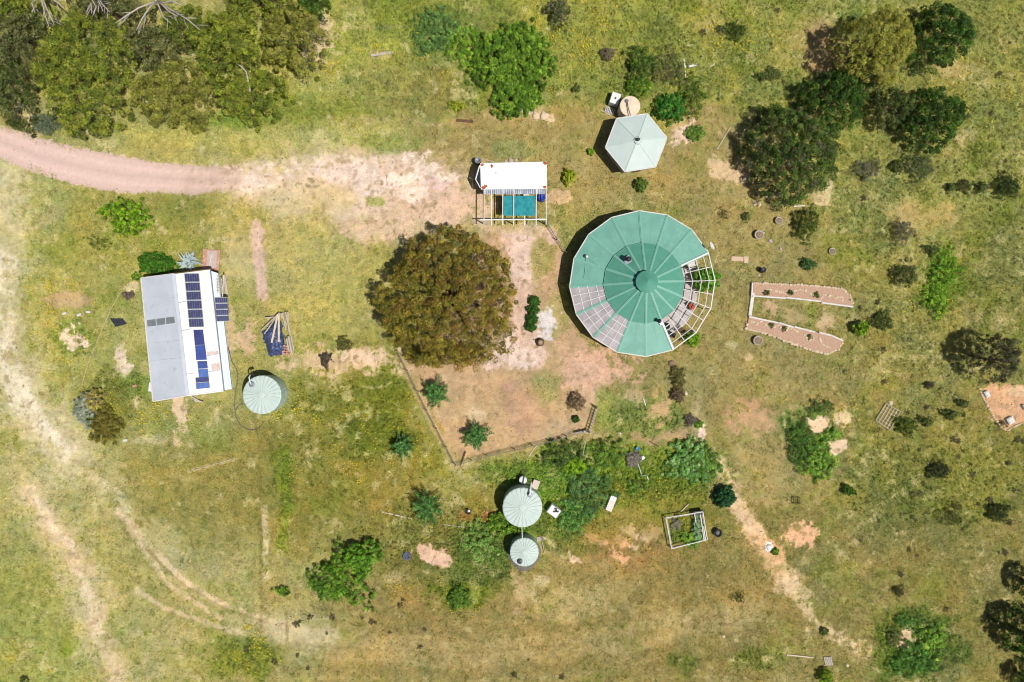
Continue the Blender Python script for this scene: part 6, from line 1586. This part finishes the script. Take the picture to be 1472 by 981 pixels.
x, y, c, v = x[ok], y[ok], c[ok], v[ok]; n = len(x); b_ = lin(c) / KG
col = np.where(rng.random((n, 1)) < .55, b_ * np.array([1.75, 1.62, 1.7]), b_ * np.array([.75, .92, .55]) * 1.05) * (1 + rng.normal(size=(n, 1)) * .15)
V, F, C = blades(x, y, col, rng.uniform(.16, .34, n), 7, .035, 9)
g = np_mesh('grass_tufts', V, F, M['grass'], C); tag(g, 'straw and dark green tufts standing out of the paddock grass', 'grass', kind='stuff')
# taller weeds where the growth is rank
N = 150000; px = rng.uniform(-20, 1492, N); py = rng.uniform(-20, 1000, N); c, v = gsample(px, py)
rank = np.clip((c[:, 1] - c[:, 0] + 11) / 30, 0, 1) * (v > .8)
damp = np.zeros(N)
for a, b, sx, sy in ((865, 682, 90, 42), (800, 735, 66, 48), (692, 795, 46, 46), (640, 770, 90, 45), (745, 692, 46, 26), (960, 690, 70, 34), (1165, 632, 34, 46), (1320, 930, 52, 46)): damp = np.maximum(damp, np.clip(1.3 - np.hypot((px - a) / sx, (py - b) / sy), 0, 1) * (v > .4))
k_ = rng.random(N) < np.maximum(rank * .7, damp)
px, py, c = px[k_], py[k_], c[k_]; x = (px - 736) * S; y = (490.5 - py) * S
ok = np.ones(len(x), bool)
for cx_, cy_, r_ in ((RC.x, RC.y, 7.0), (HC.x, HC.y, 3.2), (c1.x, c1.y, 2.2), (c2.x, c2.y, 2.3), (c3.x, c3.y, 2.0), (c4.x, c4.y, 1.3)): ok &= np.hypot(x - cx_, y - cy_) > r_
ok &= ~((np.abs(px - 268) < 62) & (np.abs(py - 480) < 95))
x, y, c = x[ok], y[ok], c[ok]; cen_ = np.stack([x, y, np.full(len(x), .12)], -1)
V, F, C = leaf_arrays(rng, cen_, rng.uniform(.1, .26, len(x)), 9, .13, lin(c) / KEXP * 1.5 * (1 + rng.normal(size=(len(x), 1)) * .22), up=.5)
g = np_mesh('low_weeds', V, F, M['leaf'], C); tag(g, 'rank green weeds filling the damp patches', 'weeds', kind='stuff')
# yellow flowers
reg = [(560, 600, 60, 70, 140), (90, 470, 50, 90, 260), (190, 600, 60, 40, 160), (350, 935, 50, 30, 150), (840, 60, 90, 60, 220), (960, 110, 70, 70, 160), (590, 60, 110, 60, 160), (1060, 60, 60, 40, 130), (480, 90, 20, 14, 60), (1330, 400, 60, 60, 90), (80, 420, 50, 50, 70), (430, 590, 50, 20, 120), (660, 860, 30, 30, 50), (900, 790, 60, 50, 40), (1200, 620, 60, 60, 60), (20, 950, 60, 40, 60), (475, 640, 70, 80, 70), (1400, 130, 70, 90, 110), (940, 700, 60, 40, 60), (180, 345, 80, 40, 60), (575, 842, 16, 5, 30), (710, 110, 90, 70, 100)]
fx, fy = [], []
for a, b, sx, sy, k in reg:
    kk = max(3, k // 9)
    for q in range(kk):
        cx_, cy_ = rng.normal() * sx * .5 + a, rng.normal() * sy * .5 + b
        fx += list(cx_ + rng.normal(size=9) * 5); fy += list(cy_ + rng.normal(size=9) * 5)
fx, fy = np.array(fx), np.array(fy); c, v = gsample(fx, fy); k_ = v > .35; fx, fy = fx[k_], fy[k_]
x = (fx - 736) * S; y = (490.5 - fy) * S
ok = np.hypot(x - RC.x, y - RC.y) > 8; ok &= ~((np.abs(fx - 268) < 62) & (np.abs(fy - 480) < 95)); x, y = x[ok], y[ok]; n = len(x)
a = rng.uniform(0, 6.28, n); r = rng.uniform(.035, .085, n); z = rng.uniform(.18, .32, n); V = []
for q in range(5):
    aa = a + q * 1.2566; V.append(np.stack([x + np.cos(aa) * r, y + np.sin(aa) * r, z + rng.normal(size=n) * .01], -1))
V = np.stack(V, 1).reshape(-1, 3); g = np_mesh('yellow_wildflowers', V, np.arange(n * 5).reshape(-1, 5), M['flower']); tag(g, 'tiny yellow wildflowers scattered through the grass', 'flowers', kind='stuff')
# pale chips and stones loose on the bare ground
N = 26000; px = rng.uniform(-20, 1492, N); py = rng.uniform(-20, 1000, N); c, v = gsample(px, py)
k_ = rng.random(N) < np.where(v < .2, .45, .06) * (1 + 1.0 * (px > 1050)); k_ &= ~((px < 352) & (py > 180) & (py < 285) & (v < .05) & (rng.random(N) < .93))
px, py = px[k_], py[k_]; c = c[k_]; x = (px - 736) * S; y = (490.5 - py) * S; n = len(x)
r = rng.uniform(.03, .10, n) * rng.uniform(.6, 1.2, n); V = []
for q in range(5):
    aa = q * 1.2566 + rng.uniform(-.3, .3, n); rr = r * rng.uniform(.7, 1.2, n); V.append(np.stack([x + np.cos(aa) * rr, y + np.sin(aa) * rr, np.full(n, .003)], -1))
V.append(np.stack([x + rng.normal(size=n) * .01, y, r * .75], -1)); V = np.stack(V, 1).reshape(-1, 3); o6 = np.arange(n)[:, None] * 6
F = np.concatenate([o6 + np.array([[q, (q + 1) % 5, 5]]) for q in range(5)], 0)
C = np.repeat(np.clip(np.where(rng.random((n, 1)) < .65, lin((222, 200, 164)) / KEXP, lin((150, 126, 100)) / KEXP) * (1 + rng.normal(size=(n, 1)) * .15), .01, .8), 6, 0)
g = np_mesh('loose_gravel', V, F, M['grass'], C); tag(g, 'pale stone chips loose on the bare ground', 'gravel', kind='stuff')

# ------------------------------------------------------------------ light, sky, camera
EL, SX, SY = 64.5, 1.0, -0.55
sd = Vector((SX, SY, 0)).normalized() * math.cos(math.radians(EL)) + Vector((0, 0, math.sin(math.radians(EL))))
ld = bpy.data.lights.new('sun', 'SUN'); ld.energy = 4.55; ld.angle = math.radians(.53); ld.color = (1.0, .97, .925)
lo = bpy.data.objects.new('sun', ld); COL.objects.link(lo); lo.rotation_euler = sd.to_track_quat('Z', 'Y').to_euler(); lo.location = sd * 120
w = bpy.data.worlds.new('World'); sc.world = w; w.use_nodes = True
nt = w.node_tree; sky = nt.nodes.new('ShaderNodeTexSky'); sky.sky_type = 'NISHITA'; sky.sun_disc = False
sky.sun_elevation = math.radians(EL); sky.sun_rotation = math.atan2(SX, SY); sky.dust_density = 1.2
nt.links.new(sky.outputs[0], nt.nodes['Background'].inputs[0]); nt.nodes['Background'].inputs[1].default_value = 0.06
cam = bpy.data.cameras.new('camera'); cam.sensor_width = 36; cam.lens = 36 * H / (1472 * S); cam.clip_end = 20000; cam.clip_start = 1
co_ = bpy.data.objects.new('camera', cam); COL.objects.link(co_); co_.location = (0, 0, H); co_.rotation_euler = (0, 0, 0)
sc.camera = co_
sc.view_settings.view_transform = 'Standard'; sc.view_settings.look = 'None'; sc.view_settings.exposure = 0; sc.view_settings.gamma = 1
sc.cycles.pixel_filter_type = 'BLACKMAN_HARRIS'; sc.cycles.filter_width = 1.05
